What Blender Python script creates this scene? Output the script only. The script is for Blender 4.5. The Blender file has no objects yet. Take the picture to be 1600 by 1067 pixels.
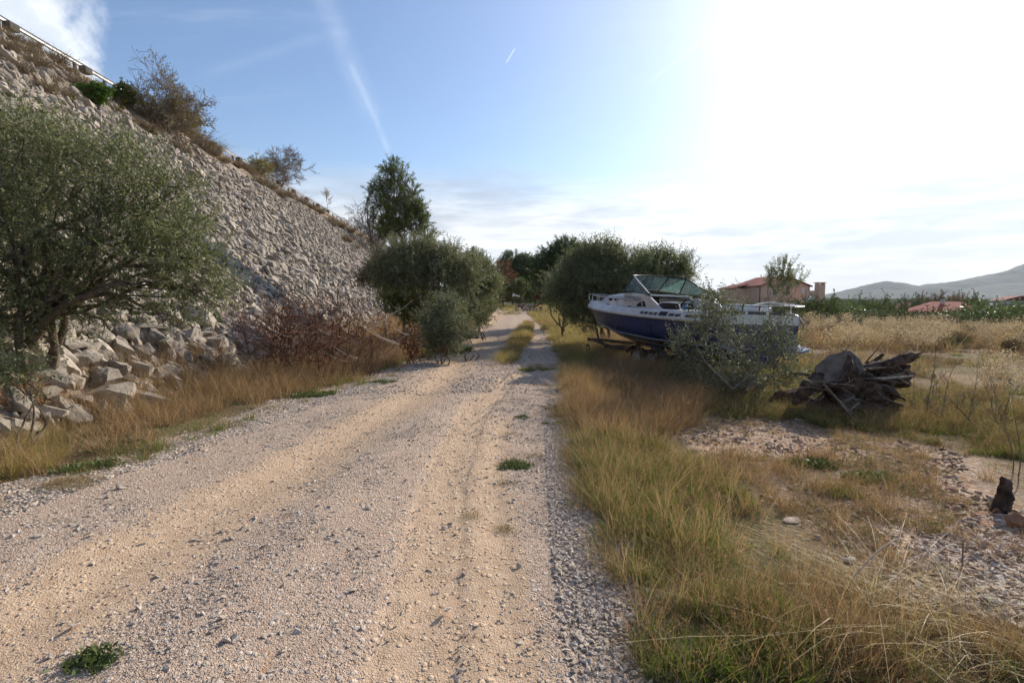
import bpy, bmesh, math, random
import numpy as np
from mathutils import Vector
R=math.radians
rng=np.random.default_rng(7)
random.seed(7)
C=bpy.context.scene.collection
SC=bpy.context.scene
# ---------------------------------------------------------------- camera, sky, sun, exposure
EYE=1.6; PITCH=R(4.68); F=800.0
cd=bpy.data.cameras.new('camera'); cd.lens=18; cd.sensor_width=36; cd.clip_end=20000; cd.clip_start=.05
cam=bpy.data.objects.new('camera',cd); C.objects.link(cam); cam.location=(0,0,EYE); cam.rotation_euler=(R(90)-PITCH,0,0)
SC.camera=cam
SUN_AZ=R(46); SUN_EL=R(27)          # azimuth to the right of the road direction (+Y)
SUN=Vector((math.sin(SUN_AZ)*math.cos(SUN_EL),math.cos(SUN_AZ)*math.cos(SUN_EL),math.sin(SUN_EL)))
sl=bpy.data.lights.new('sun','SUN'); sl.energy=4.6; sl.angle=R(.55); sl.color=(1,.90,.75)
so=bpy.data.objects.new('sun',sl); C.objects.link(so); so.rotation_euler=SUN.to_track_quat('Z','Y').to_euler(); so.location=(60,60,60)
SC.view_settings.view_transform='Standard'; SC.view_settings.look='None'; SC.view_settings.gamma=1
SC.view_settings.exposure=0.5
SC.view_settings.use_curve_mapping=False
SC.cycles.use_denoising=True; SC.cycles.max_bounces=6; SC.cycles.transparent_max_bounces=12
SC.cycles.diffuse_bounces=3; SC.cycles.glossy_bounces=3; SC.cycles.transmission_bounces=6; SC.cycles.volume_bounces=0
SC.cycles.use_adaptive_sampling=True; SC.cycles.adaptive_threshold=.04
def raydir(x,y):
    rx=(x-800)/F; ry=(533.5-y)/F; c,s=math.cos(PITCH),math.sin(PITCH)
    return np.array([rx, c+ry*s, -s+ry*c])
def at(x,y,Y):                       # a pixel of the photograph at depth Y, as a point
    d=raydir(x,y); t=Y/d[1]; return np.array([d[0]*t,Y,EYE+d[2]*t])
# ---- node helpers
class N:
    def __init__(s,tree): s.t=tree; s.n=tree.nodes; s.l=tree.links
    def new(s,typ,**k):
        n=s.n.new(typ)
        for a,b in k.items(): setattr(n,a,b)
        return n
    def put(s,sock,v):
        if isinstance(v,bpy.types.NodeSocket): s.l.new(v,sock)
        elif v is not None:
            try: sock.default_value=v
            except Exception: sock.default_value=tuple(v)+(1,)
    def math(s,op,a,b=None,c=None,clamp=False):
        n=s.new('ShaderNodeMath',operation=op,use_clamp=clamp)
        for i,v in enumerate((a,b,c)):
            if v is not None: s.put(n.inputs[i],v)
        return n.outputs[0]
    def vm(s,op,a,b=None,out=0):
        n=s.new('ShaderNodeVectorMath',operation=op); s.put(n.inputs[0],a)
        if b is not None: s.put(n.inputs[1],b)
        return n.outputs[out]
    def scale(s,a,f):
        n=s.new('ShaderNodeVectorMath',operation='SCALE'); s.put(n.inputs[0],a); s.put(n.inputs['Scale'],f); return n.outputs[0]
    def mix(s,f,a,b,bt='MIX'):
        n=s.new('ShaderNodeMix',data_type='RGBA',blend_type=bt); s.put(n.inputs[0],f); s.put(n.inputs[6],a); s.put(n.inputs[7],b); return n.outputs[2]
    def ramp(s,v,lo,hi,a=0.,b=1.,sm=True):
        n=s.new('ShaderNodeMapRange',interpolation_type='SMOOTHSTEP' if sm else 'LINEAR')
        for i,q in enumerate((v,lo,hi,a,b)): s.put(n.inputs[i],q)
        return n.outputs[0]
    def noise(s,vec,sc,det=4,rough=.55,dist=0.,dim='3D'):
        n=s.new('ShaderNodeTexNoise',noise_dimensions=dim); s.put(n.inputs['Vector'],vec); n.inputs['Scale'].default_value=sc
        n.inputs['Detail'].default_value=det; n.inputs['Roughness'].default_value=rough; n.inputs['Distortion'].default_value=dist
        return n.outputs[0]
    def vor(s,vec,sc,feat='F1',rnd=1.,out=0):
        n=s.new('ShaderNodeTexVoronoi',feature=feat); s.put(n.inputs['Vector'],vec); n.inputs['Scale'].default_value=sc; n.inputs['Randomness'].default_value=rnd
        return n.outputs[out]
    def bump(s,h,st=.5,d=.02,nrm=None):
        n=s.new('ShaderNodeBump'); n.inputs['Strength'].default_value=st; n.inputs['Distance'].default_value=d; s.put(n.inputs['Height'],h)
        if nrm is not None: s.l.new(nrm,n.inputs['Normal'])
        return n.outputs[0]
# ---- world
W=bpy.data.worlds.new('World'); SC.world=W; W.use_nodes=True
w=N(W.node_tree); w.n.clear()
tc=w.new('ShaderNodeTexCoord'); D=w.vm('NORMALIZE',tc.outputs['Generated'])
sky=w.new('ShaderNodeTexSky',sky_type='NISHITA'); sky.sun_disc=False; sky.sun_elevation=SUN_EL; sky.sun_rotation=SUN_AZ
sky.air_density=1.15; sky.dust_density=.2; sky.ozone_density=1.6
sep=w.new('ShaderNodeSeparateXYZ'); w.l.new(D,sep.inputs[0]); dx,dy,dz=sep.outputs
SKY_STR=.125
base=w.scale(w.vm('MULTIPLY',sky.outputs[0],(.76,.82,.94)),SKY_STR)
cosang=w.math('MAXIMUM',w.vm('DOT_PRODUCT',D,tuple(SUN),out=1),0.0)
# veil of thin high cloud that scatters forward round the sun
inv=w.math('DIVIDE',1.0,w.math('ADD',w.math('MAXIMUM',dz,0.),.16))
flat=w.new('ShaderNodeCombineXYZ'); w.put(flat.inputs[0],w.math('MULTIPLY',dx,inv)); w.put(flat.inputs[1],w.math('MULTIPLY',dy,inv))
flat=flat.outputs[0]
v1=w.noise(flat,1.1,6,.6,.6)
glow=w.math('ADD',w.math('MULTIPLY',w.math('POWER',cosang,9.),.62),w.math('MULTIPLY',w.math('POWER',cosang,45.),1.9))
glow=w.math('ADD',glow,w.math('MULTIPLY',w.math('POWER',cosang,3.0),.10))
glow=w.math('MULTIPLY',glow,w.ramp(v1,.1,.9,.85,1.15))
col=w.vm('ADD',base,w.scale((1.,.87,.80),glow))
# milky layer low in the sky, with streaky gaps
str_map=w.new('ShaderNodeMapping'); str_map.inputs['Scale'].default_value=(1.0,1.0,7.0); w.l.new(D,str_map.inputs[0])
n2=w.noise(str_map.outputs[0],2.3,7,.6,.5); n3=w.noise(str_map.outputs[0],6.5,6,.6,.3)
cover=w.math('SUBTRACT',1.0,w.ramp(w.math('ADD',dz,w.math('MULTIPLY',w.math('SUBTRACT',n2,.5),.16)),.15,.245))
cover=w.math('MULTIPLY',cover,w.ramp(dy,-.3,.4,.55,1.))
tex=w.ramp(w.math('ADD',w.math('MULTIPLY',n2,.6),w.math('MULTIPLY',n3,.4)),.38,.64)
lum=w.math('ADD',.60,w.math('MULTIPLY',w.math('POWER',cosang,5.),.42))
dark=w.scale((.69,.75,.86),w.math('MULTIPLY',lum,.90)); light=w.scale((1.0,1.0,1.0),w.math('MULTIPLY',lum,1.3))
ccol=w.mix(tex,dark,light)
col=w.mix(w.math('MULTIPLY',cover,.9),col,ccol)
# warm pale band just over the horizon
col=w.mix(w.math('MULTIPLY',w.ramp(dz,.0,.10,1.,0.),w.ramp(cosang,.5,.95,.15,.75)),col,w.scale((1.0,.965,.90),w.math('ADD',.64,w.math('MULTIPLY',cosang,.14))))
# faint high streaks
n4m=w.new('ShaderNodeMapping'); n4m.inputs['Scale'].default_value=(.5,2.0,1.); n4m.inputs['Rotation'].default_value=(0,0,.7); w.l.new(flat,n4m.inputs[0])
n4=w.noise(n4m.outputs[0],1.2,7,.62,.8)
col=w.mix(w.math('MULTIPLY',w.ramp(n4,.5,.78),w.ramp(dz,.1,.4,.0,.20)),col,(.8,.86,.95,1))
def dirn(x,y): d=raydir(x,y); return d/np.linalg.norm(d)
def trail(p0,p1,width,strength,fluff):
    global col
    a,b=dirn(*p0),dirn(*p1); nn=np.cross(a,b); nn/=np.linalg.norm(nn); m=a+b; m/=np.linalg.norm(m); half=math.acos(float(np.dot(a,m)))
    t=np.cross(nn,m)
    wob=w.math('MULTIPLY',w.math('SUBTRACT',w.noise(D,9.,5,.6),.5),fluff)
    off=w.math('ABSOLUTE',w.math('ADD',w.vm('DOT_PRODUCT',D,tuple(nn),out=1),wob))
    along=w.math('ARCTAN2',w.vm('DOT_PRODUCT',D,tuple(t),out=1),w.vm('DOT_PRODUCT',D,tuple(m),out=1))
    ends=w.ramp(w.math('ABSOLUTE',along),half*.72,half*1.02,1.,0.)
    k=w.math('MULTIPLY',w.math('MULTIPLY',w.ramp(off,0.,width,1.,0.),ends),w.ramp(w.noise(D,26.,5,.65),.3,.7,.45,1.))
    k=w.math('MULTIPLY',k,w.ramp(w.vm('DOT_PRODUCT',D,tuple(m),out=1),0.,.3))
    col=w.mix(w.math('MULTIPLY',k,strength),col,(.88,.93,1.0,1))
trail((490,-40),(590,200),.030,.11,.03)
trail((545,90),(612,245),.009,.16,.014)
trail((1220,-30),(1000,140),.004,.22,.003)
trail((806,74),(790,100),.0018,.7,0.)
trail((300,120),(560,40),.012,.05,.02)
# the white cloud at the upper left
cc=dirn(40,42); dd=w.vm('DISTANCE',D,tuple(cc),out=1)
kk=w.math('ADD',dd,w.math('MULTIPLY',w.math('SUBTRACT',w.noise(D,13.,7,.6,.3),.5),.16))
cl=w.ramp(kk,.05,.105,1.,0.)
col=w.mix(w.math('MULTIPLY',cl,.92),col,w.mix(w.ramp(w.noise(D,17.,5,.6),.35,.65),(.62,.68,.77,1),(.86,.88,.90,1)))
bg=w.new('ShaderNodeBackground'); w.put(bg.inputs[0],col); bg.inputs[1].default_value=1
wo=w.new('ShaderNodeOutputWorld'); w.l.new(bg.outputs[0],wo.inputs[0])
# ---------------------------------------------------------------- numpy helpers
def vnoise(x,y,seed=0):
    x=np.asarray(x,float); y=np.asarray(y,float)
    xi=np.floor(x).astype(np.int64); yi=np.floor(y).astype(np.int64); xf=x-xi; yf=y-yi
    def h(a,b):
        n=(a*374761393+b*668265263+seed*1442695041)&0x7fffffff
        n=((n^(n>>13))*1274126177)&0x7fffffff
        return ((n^(n>>16))&0xffff)/65535.
    u=xf*xf*(3-2*xf); v=yf*yf*(3-2*yf)
    return (h(xi,yi)*(1-u)+h(xi+1,yi)*u)*(1-v)+(h(xi,yi+1)*(1-u)+h(xi+1,yi+1)*u)*v
def fbm(x,y,o=4,seed=0):
    s=0;a=.5;t=0
    for i in range(o): s=s+a*vnoise(np.asarray(x)*2**i+i*17.3,np.asarray(y)*2**i-i*9.1,seed+i); t+=a; a*=.5
    return s/t
def sst(a,b,x): t=np.clip((np.asarray(x,float)-a)/(b-a),0,1); return t*t*(3-2*t)
def H(x,y):                          # height of the natural ground
    x=np.asarray(x,float); y=np.asarray(y,float); r=np.hypot(x,y)
    q=x/np.maximum(np.abs(y),1.)*np.sign(np.where(y>-20,1,0)+.001)
    z=.75*sst(18,60,y)*(1-sst(4,22,x))*(1-sst(150,400,y))
    z=z-4.2*sst(28,95,r)*sst(.35,.75,q)
    off=sst(.9,2.2,np.abs(x+1.6))
    z=z+off*(.10*(fbm(x*.5,y*.5,4,3)-.5)+.05*(fbm(x*2.,y*2.,3,5)-.5))*(1-sst(200,600,r))
    z=z-.10*sst(1.0,2.0,x)*sst(2.,4.,y)*(1-sst(60,90,r))*.6
    return z
TOE=5.1
def lat(x,y): return -(x+.0625*y)
def emb(l,y):                        # embankment height above 0
    z=np.clip((l-TOE)*.88,-.6,12.7)
    z=np.minimum(z,12.7-.0*l)
    top=12.7
    z=np.where(l>31,np.maximum(top-(l-31)*.6,-1),z)
    k=1-.75*sst(120,260,y)
    return z*np.where(z>0,k,1)
def surf(x,y):
    return np.maximum(H(x,y),emb(lat(x,y),np.asarray(y,float)))
def hit(px,py,fn=H,tmax=400):        # where the ray through a pixel meets the ground
    d=raydir(px,py); t=np.concatenate([np.arange(.5,40,.02),np.arange(40,tmax,.2)])
    X=d[0]*t; Y=d[1]*t; Z=EYE+d[2]*t; g=fn(X,Y); i=np.argmax(Z<g)
    if Z[i]>=g[i]: i=len(t)-1
    return np.array([X[i],Y[i],g[i]])
def poly(pts): return np.array([hit(*p)[:2] for p in pts])
def inside(P,x,y):
    x=np.asarray(x);y=np.asarray(y); c=np.zeros(x.shape,bool); n=len(P)
    for i in range(n):
        x1,y1=P[i];x2,y2=P[(i+1)%n]
        if y1==y2: continue
        m=((y1>y)!=(y2>y))&(x<(x2-x1)*(y-y1)/(y2-y1)+x1); c^=m
    return c
def sample(P,n,dens=None):           # n random points in polygon, thinned by dens
    lo,hi=P.min(0),P.max(0); out=[]; got=0; k=0
    while got<n and k<60:
        q=rng.uniform(lo,hi,(n*3,2)); m=inside(P,q[:,0],q[:,1])
        q=q[m]
        if dens is not None: q=q[rng.random(len(q))<dens(q[:,0],q[:,1])]
        out.append(q); got+=len(q); k+=1
    return np.concatenate(out)[:n]
def mesh_np(name,V,Fc,mat=None,smooth=False,edges=None):
    V=np.asarray(V,np.float32); me=bpy.data.meshes.new(name); me.vertices.add(len(V)); me.vertices.foreach_set('co',V.ravel())
    if isinstance(Fc,np.ndarray) and len(Fc):
        k=Fc.shape[1]; me.loops.add(Fc.size); me.loops.foreach_set('vertex_index',Fc.ravel().astype(np.int32))
        me.polygons.add(len(Fc)); me.polygons.foreach_set('loop_start',(np.arange(len(Fc))*k).astype(np.int32))
        if smooth: me.polygons.foreach_set('use_smooth',np.ones(len(Fc),bool))
    me.update(calc_edges=True)
    if mat is not None: me.materials.append(mat)
    return me
def join_np(parts):                  # [(V,F)...] with equal face size
    Vs=[];Fs=[];o=0
    for V,Fc in parts:
        Vs.append(V);Fs.append(Fc+o);o+=len(V)
    return np.concatenate(Vs),np.concatenate(Fs)
def ob(name,me,parent=None,loc=None,rot=None,label=None,cat=None,kind=None,group=None):
    o=bpy.data.objects.new(name,me); C.objects.link(o)
    if parent is not None: o.parent=parent
    if loc is not None: o.location=loc
    if rot is not None: o.rotation_euler=rot
    for k,v in (('label',label),('category',cat),('kind',kind),('group',group)):
        if v: o[k]=v
    return o
def thing(name,label,cat,loc=(0,0,0),rz=0,group=None): return ob(name,None,None,loc,(0,0,rz),label,cat,None,group)
def copy_tree(o,parent=None):
    c=o.copy(); C.objects.link(c)
    if parent is not None: c.parent=parent
    for ch in list(o.children): copy_tree(ch,c)
    return c
def tubes(P,Rr,sides=4,cap=False):   # P (N,K,3) Rr (N,K)
    P=np.asarray(P,float);Rr=np.asarray(Rr,float); n,k,_=P.shape
    T=np.gradient(P,axis=1); T/=np.linalg.norm(T,axis=2,keepdims=True)+1e-9
    ref=np.where(np.abs(T[:,:,2:3])>.9,np.array([1.,0,0]),np.array([0,0,1.]))
    ref=np.broadcast_to(ref[:,k//2:k//2+1],T.shape)
    A=np.cross(T,ref); A/=np.linalg.norm(A,axis=2,keepdims=True)+1e-9; B=np.cross(T,A)
    th=np.arange(sides)*2*np.pi/sides
    V=P[:,:,None]+Rr[:,:,None,None]*(A[:,:,None]*np.cos(th)[:,None]+B[:,:,None]*np.sin(th)[:,None])
    idx=np.arange(n*k*sides).reshape(n,k,sides)
    a=idx[:,:-1];b=idx[:,1:]
    Fc=np.stack([a,np.roll(a,-1,2),np.roll(b,-1,2),b],-1).reshape(-1,4)
    V=V.reshape(-1,3)
    if cap and sides==4:
        Fc=np.concatenate([Fc,idx[:,0,::-1],idx[:,-1]])
    return V,Fc
def unit(v): return v/(np.linalg.norm(v,axis=-1,keepdims=True)+1e-9)
# ---------------------------------------------------------------- materials
def mat(name,fn):
    m=bpy.data.materials.new(name); m.use_nodes=True; t=N(m.node_tree); t.n.clear()
    out=t.new('ShaderNodeOutputMaterial'); sh=fn(t); t.l.new(sh,out.inputs[0]); return m
def pbr(t,col,rough=.8,metal=0.,nrm=None,spec=.3,**k):
    p=t.new('ShaderNodeBsdfPrincipled'); t.put(p.inputs['Base Color'],col); t.put(p.inputs['Roughness'],rough); t.put(p.inputs['Metallic'],metal)
    t.put(p.inputs['Specular IOR Level'],spec)
    if nrm is not None: t.l.new(nrm,p.inputs['Normal'])
    for a,b in k.items(): t.put(p.inputs[a],b)
    return p.outputs[0]
def geo(t): return t.new('ShaderNodeNewGeometry')
def tex(t,kind='Object'): return t.new('ShaderNodeTexCoord').outputs[kind]
def rgb(*c): return tuple(c)+(1,)
def leaf_mat(name,c1,c2,under=None,trans=.35,rough=.45,spec=.35):
    def f(t):
        g=geo(t); r=g.outputs['Random Per Island']; c=t.mix(r,rgb(*c1),rgb(*c2))
        n=t.noise(tex(t),1.3,2); c=t.mix(t.ramp(n,.35,.65,0,.35),c,t.mix(.5,rgb(*c1),rgb(*c2)))
        if under: c=t.mix(g.outputs['Backfacing'],c,rgb(*under))
        a=pbr(t,c,rough,spec=spec); tr=t.new('ShaderNodeBsdfTranslucent'); t.put(tr.inputs[0],t.mix(1.,c,rgb(1.0,1.0,.82),'MULTIPLY'))
        mx=t.new('ShaderNodeMixShader'); mx.inputs[0].default_value=trans; t.l.new(a,mx.inputs[1]); t.l.new(tr.outputs[0],mx.inputs[2]); return mx.outputs[0]
    return mat(name,f)
def simple(name,c,rough=.7,metal=0.,spec=.3,var=.15,sc=6.,bump=0.,bs=40.,**k):
    def f(t):
        p=tex(t); n=t.noise(p,sc,5,.6); c2=tuple(q*(1-var*1.6) for q in c); cc=t.mix(t.ramp(n,.3,.7),rgb(*c2),rgb(*c))
        nr=t.bump(t.noise(p,bs,5,.6),bump,.02) if bump else None
        return pbr(t,cc,rough,metal,nr,spec,**k)
    return mat(name,f)
M={}
M['olive']=leaf_mat('olive_leaf',(.075,.11,.024),(.165,.195,.06),(.23,.25,.13),.34,.5,.3)
M['olive_dark']=leaf_mat('dusty_olive_leaf',(.085,.11,.030),(.18,.195,.075),(.25,.26,.16),.34,.55,.2)
M['laurel']=leaf_mat('grey_green_leaf',(.06,.085,.034),(.14,.165,.08),(.21,.23,.15),.28,.55,.22)
M['pine']=leaf_mat('pine_needles',(.11,.155,.045),(.21,.25,.08),None,.2,.5)
M['pine_dark']=leaf_mat('dark_pine_needles',(.045,.08,.026),(.10,.15,.045),None,.18,.5)
M['pine_light']=leaf_mat('pale_pine_needles',(.075,.105,.026),(.13,.155,.045),None,.25,.5)
M['rust_leaf']=leaf_mat('rusty_leaf',(.13,.055,.028),(.20,.10,.05),None,.25,.7)
M['yellow_leaf']=leaf_mat('yellowing_leaf',(.15,.125,.03),(.24,.19,.05),None,.35,.6)
M['bright_green']=leaf_mat('fresh_green_leaf',(.045,.10,.012),(.10,.17,.02),None,.35,.6)
M['scrub']=leaf_mat('scrub_leaf',(.06,.085,.025),(.14,.165,.05),None,.25,.8,.05)
M['scrub_dark']=leaf_mat('dark_scrub_leaf',(.05,.07,.025),(.12,.14,.05),None,.25,.85,.05)
M['scrub_olive']=leaf_mat('pale_scrub_leaf',(.085,.095,.045),(.14,.15,.08),None,.25,.8,.05)
M['brown_scrub']=leaf_mat('brown_scrub_leaf',(.13,.085,.045),(.22,.155,.085),None,.25,.8)
M['plume']=leaf_mat('pale_seed_head',(.42,.32,.21),(.58,.47,.33),None,.35,.9,.1)
M['brush']=leaf_mat('dry_brush',(.16,.125,.09),(.28,.22,.15),None,.25,.9,.1)
M['grass_dry']=leaf_mat('dry_grass',(.36,.215,.105),(.54,.36,.195),None,.34,.65,.2)
M['grass_brown']=leaf_mat('brown_grass',(.19,.115,.06),(.33,.215,.12),None,.28,.7,.2)
M['grass_straw']=leaf_mat('straw_grass',(.42,.33,.15),(.62,.50,.27),None,.42,.5,.3)
M['grass_yellow']=leaf_mat('yellow_grass',(.27,.23,.06),(.42,.35,.11),None,.45,.5,.3)
M['grass_green']=leaf_mat('green_grass',(.085,.135,.022),(.19,.23,.05),None,.45,.5,.3)
M['weed']=leaf_mat('weed_leaf',(.065,.095,.03),(.115,.145,.045),None,.35,.5,.3)
M['bark']=simple('bark',(.17,.13,.10),.9,var=.35,sc=14,bump=.6,bs=50)
M['bark_light']=simple('pale_bark',(.30,.25,.20),.9,var=.3,sc=14,bump=.5,bs=50)
M['twig']=simple('grey_twig',(.21,.165,.13),.9,var=.25,sc=5)
M['twig_red']=simple('red_twig',(.165,.070,.048),.85,var=.35,sc=3)
M['twig_pale']=simple('bleached_twig',(.52,.46,.38),.8,var=.2,sc=5)
def stone_mat(name,c1,c2,c3,bs=1.):
    def f(t):
        r=t.new('ShaderNodeObjectInfo').outputs['Random']; p=tex(t)
        off=t.vm('ADD',p,t.scale((37.,11.,23.),r))
        n=t.noise(off,2.2*bs,5,.62); n2=t.noise(off,9*bs,5,.65)
        c=t.mix(t.ramp(r,.15,.9,sm=False),rgb(*c1),rgb(*c2))
        c=t.mix(t.math('MULTIPLY',t.ramp(n,.5,.72),t.ramp(t.math('FRACT',t.math('MULTIPLY',r,7.3)),.5,.85,.05,.85)),c,rgb(*c3))
        c=t.mix(t.ramp(n2,.3,.75,.45,0.),c,rgb(c1[0]*.42,c1[1]*.42,c1[2]*.43))
        return pbr(t,c,.9,0,t.bump(t.math('ADD',n2,t.math('MULTIPLY',n,1.5)),.55,.05),.2)
    return mat(name,f)
M['rubble']=stone_mat('limestone_rubble',(.275,.24,.20),(.51,.445,.37),(.46,.32,.20))
M['boulder']=stone_mat('weathered_limestone',(.23,.205,.17),(.44,.39,.325),(.40,.29,.19),1.5)
M['gravel']=stone_mat('gravel_stone',(.52,.43,.35),(.78,.68,.58),(.62,.42,.26))
M['field_stone']=stone_mat('field_stone',(.40,.27,.19),(.60,.47,.36),(.44,.22,.12))
M['red_rock']=stone_mat('orange_clay_rock',(.36,.19,.11),(.44,.25,.155),(.50,.34,.23),1.5)
def groundf(t):
    a=t.new('ShaderNodeAttribute',attribute_name='soil').outputs['Fac']
    b=t.new('ShaderNodeAttribute',attribute_name='far').outputs['Fac']
    p=tex(t); n=t.noise(p,.8,6,.62); n2=t.noise(p,7.,6,.65); n3=t.noise(p,42.,4,.7)
    grass=t.mix(t.ramp(n,.36,.62),rgb(.17,.115,.06),rgb(.115,.11,.042))
    grass=t.mix(t.ramp(n2,.42,.68,0,.5),grass,rgb(.24,.17,.10))
    red=t.mix(t.ramp(n2,.36,.62),rgb(.31,.19,.12),rgb(.48,.34,.235))
    v=t.vor(p,19.,out=0); vc=t.vor(p,19.,out=1); sp=t.new('ShaderNodeSeparateColor'); t.l.new(vc,sp.inputs[0])
    st=t.mix(sp.outputs[0],rgb(.40,.30,.235),rgb(.60,.50,.42)); red=t.mix(t.math('MULTIPLY',t.ramp(v,.5,.36),t.ramp(sp.outputs[1],.45,.55)),red,st)
    c=t.mix(a,grass,red)
    farc=t.mix(t.ramp(t.noise(p,.06,6,.65),.4,.6),rgb(.075,.085,.035),rgb(.16,.14,.075))
    c=t.mix(b,c,farc)
    c=t.mix(t.ramp(n3,.25,.6,.4,0.),c,rgb(.09,.06,.04))
    h=t.math('ADD',t.math('MULTIPLY',n3,.6),t.math('ADD',n2,t.math('MULTIPLY',t.ramp(v,.6,.1),.5)))
    return pbr(t,c,.95,0,t.bump(h,.8,.035),.1)
M['ground']=mat('soil_and_turf',groundf)
def roadf(t):
    a=t.new('ShaderNodeAttribute',attribute_name='sand').outputs['Fac']; e=t.new('ShaderNodeAttribute',attribute_name='verge').outputs['Fac']
    p=tex(t); n=t.noise(p,1.6,6,.65); n2=t.noise(p,11.,6,.7); n5=t.noise(p,90.,3,.7)
    v=t.vor(p,62.); vc=t.vor(p,62.,out=1); sp=t.new('ShaderNodeSeparateColor'); t.l.new(vc,sp.inputs[0])
    v2=t.vor(p,24.); vc2=t.vor(p,24.,out=1); sp2=t.new('ShaderNodeSeparateColor'); t.l.new(vc2,sp2.inputs[0])
    k=t.ramp(t.math('ADD',a,t.math('MULTIPLY',t.math('SUBTRACT',t.math('ADD',t.math('MULTIPLY',n,.6),t.math('MULTIPLY',n2,.4)),.5),1.5)),.3,.75)
    sand=t.mix(t.ramp(n2,.3,.7),rgb(.43,.295,.185),rgb(.57,.42,.285))
    grit=t.mix(sp.outputs[0],rgb(.32,.225,.16),rgb(.60,.465,.36)); grit=t.mix(.35,grit,rgb(.44,.335,.255))
    big=t.mix(sp2.outputs[0],rgb(.30,.25,.21),rgb(.60,.51,.43))
    grit=t.mix(t.math('MULTIPLY',t.ramp(v2,.44,.36),t.ramp(sp2.outputs[1],.55,.62)),grit,big)
    sand=t.mix(t.ramp(n5,.4,.65,0,.5),sand,grit)
    c=t.mix(k,grit,sand)
    c=t.mix(t.ramp(t.noise(p,4.,4,.6),.62,.72,0,.45),c,rgb(.42,.23,.11))
    c=t.mix(t.math('MULTIPLY',e,.8),c,t.mix(n2,rgb(.15,.11,.065),rgb(.30,.23,.16)))
    v9=t.vor(p,135.)
    h=t.math('ADD',t.math('MULTIPLY',t.math('ADD',t.math('MULTIPLY',t.ramp(v,.6,.05),t.ramp(t.noise(p,23.,3,.7),.4,.6,.1,.9)),t.math('MULTIPLY',t.ramp(v9,.6,.05),.45)),t.math('SUBTRACT',1.1,t.math('MULTIPLY',k,.7))),t.math('ADD',t.math('MULTIPLY',n5,.7),t.math('MULTIPLY',t.ramp(v2,.44,.2),t.ramp(sp2.outputs[1],.5,.62))))
    return pbr(t,c,.95,0,t.bump(h,.75,.014),.12)
M['road']=mat('sandy_gravel',roadf)
def embf(t):
    p=tex(t); v=t.vor(p,3.2); vc=t.vor(p,3.2,out=1); sp=t.new('ShaderNodeSeparateColor'); t.l.new(vc,sp.inputs[0])
    n=t.noise(p,6.,5,.6); c=t.mix(sp.outputs[0],rgb(.15,.13,.11),rgb(.32,.28,.24)); c=t.mix(t.ramp(n,.4,.7,0,.5),c,rgb(.34,.24,.16))
    top=t.new('ShaderNodeAttribute',attribute_name='soil').outputs['Fac']
    c=t.mix(top,c,t.mix(n,rgb(.30,.20,.11),rgb(.46,.34,.22)))
    return pbr(t,c,.95,0,t.bump(t.math('ADD',t.ramp(v,.7,.0),t.math('MULTIPLY',n,.5)),.9,.12),.1)
M['embankment']=mat('rubble_fill',embf)
def hillf(t):
    p=tex(t); n=t.noise(p,.012,8,.66); n2=t.noise(p,.06,5,.7)
    c=t.mix(t.ramp(n,.38,.62),rgb(.026,.044,.030),rgb(.075,.08,.055)); c=t.mix(t.ramp(n2,.4,.62,0,.7),c,rgb(.04,.055,.025))
    return pbr(t,c,.95,0,t.bump(n2,.8,6.),.05)
M['hill']=mat('wooded_hillside',hillf)
# ---------------------------------------------------------------- ground
def axis_nonuni(n,s,k): u=np.linspace(-1,1,n); return s*np.sinh(k*u)/np.sinh(k)
def grid_mesh(name,X,Y,Z,m,smooth=True):
    a,b=X.shape; V=np.stack([X,Y,Z],-1).reshape(-1,3); i=np.arange(a*b).reshape(a,b)
    Fc=np.stack([i[:-1,:-1],i[:-1,1:],i[1:,1:],i[1:,:-1]],-1).reshape(-1,4)
    return mesh_np(name,V,Fc,m,smooth)
def attr(me,name,val):
    a=me.attributes.new(name,'FLOAT','POINT'); a.data.foreach_set('value',np.asarray(val,np.float32).ravel())
gx=axis_nonuni(420,9000,9.3)+2.; gy=axis_nonuni(420,9000,9.3)+5.
GX,GY=np.meshgrid(gx,gy,indexing='xy'); GZ=H(GX,GY)
# ground keeps under the road sheet
RL=[(0,765),(250,692),(420,632),(560,597),(650,562),(700,541),(742,512),(762,495),(772,483)]
RR=[(1040,1067),(975,900),(930,760),(905,680),(892,600),(884,570),(868,540),(853,515),(838,499),(822,486)]
pl=np.array([[-4.6,-6],[-4.5,2.0]]+[list(hit(*p)[:2]) for p in RL]); pr=np.array([[.62,-6],[.62,1.]]+[list(hit(*p)[:2]) for p in RR])
pl=np.concatenate([pl,[[pl[-1][0]-6,pl[-1][1]+18]]]); pr=np.concatenate([pr,[[pr[-1][0]-8,pr[-1][1]+22]]])
def left_edge(y): return np.interp(y,pl[:,1],pl[:,0])
def right_edge(y): return np.interp(y,pr[:,1],pr[:,0])
soilP=poly([(1090,655),(1250,668),(1420,690),(1560,720),(1640,830),(1640,1000),(1420,930),(1260,830),(1180,770),(1050,700)])
def blur_in(P,x,y,w_):
    s=0
    for a in np.linspace(0,2*np.pi,9)[:-1]:
        for rr in (.35,1.): s=s+inside(P,x+w_*rr*np.cos(a),y+w_*rr*np.sin(a))
    return s/16.
inr=np.minimum(GX-left_edge(GY),right_edge(GY)-GX)
GZ=GZ-.10*sst(.12,.4,inr)*(GY>-6)*(GY<pl[-1][1])
me=grid_mesh('ground',GX,GY,GZ,M['ground'])
near=np.hypot(GX,GY)<30; soil=np.zeros(GX.shape); soil[near]=blur_in(soilP,GX[near],GY[near],.35)
soil=np.maximum(soil,.30*sst(.45,.6,fbm(GX*.35+9,GY*.35,4,11))*(GX>5)*(1-sst(60,90,np.hypot(GX,GY))))
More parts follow.
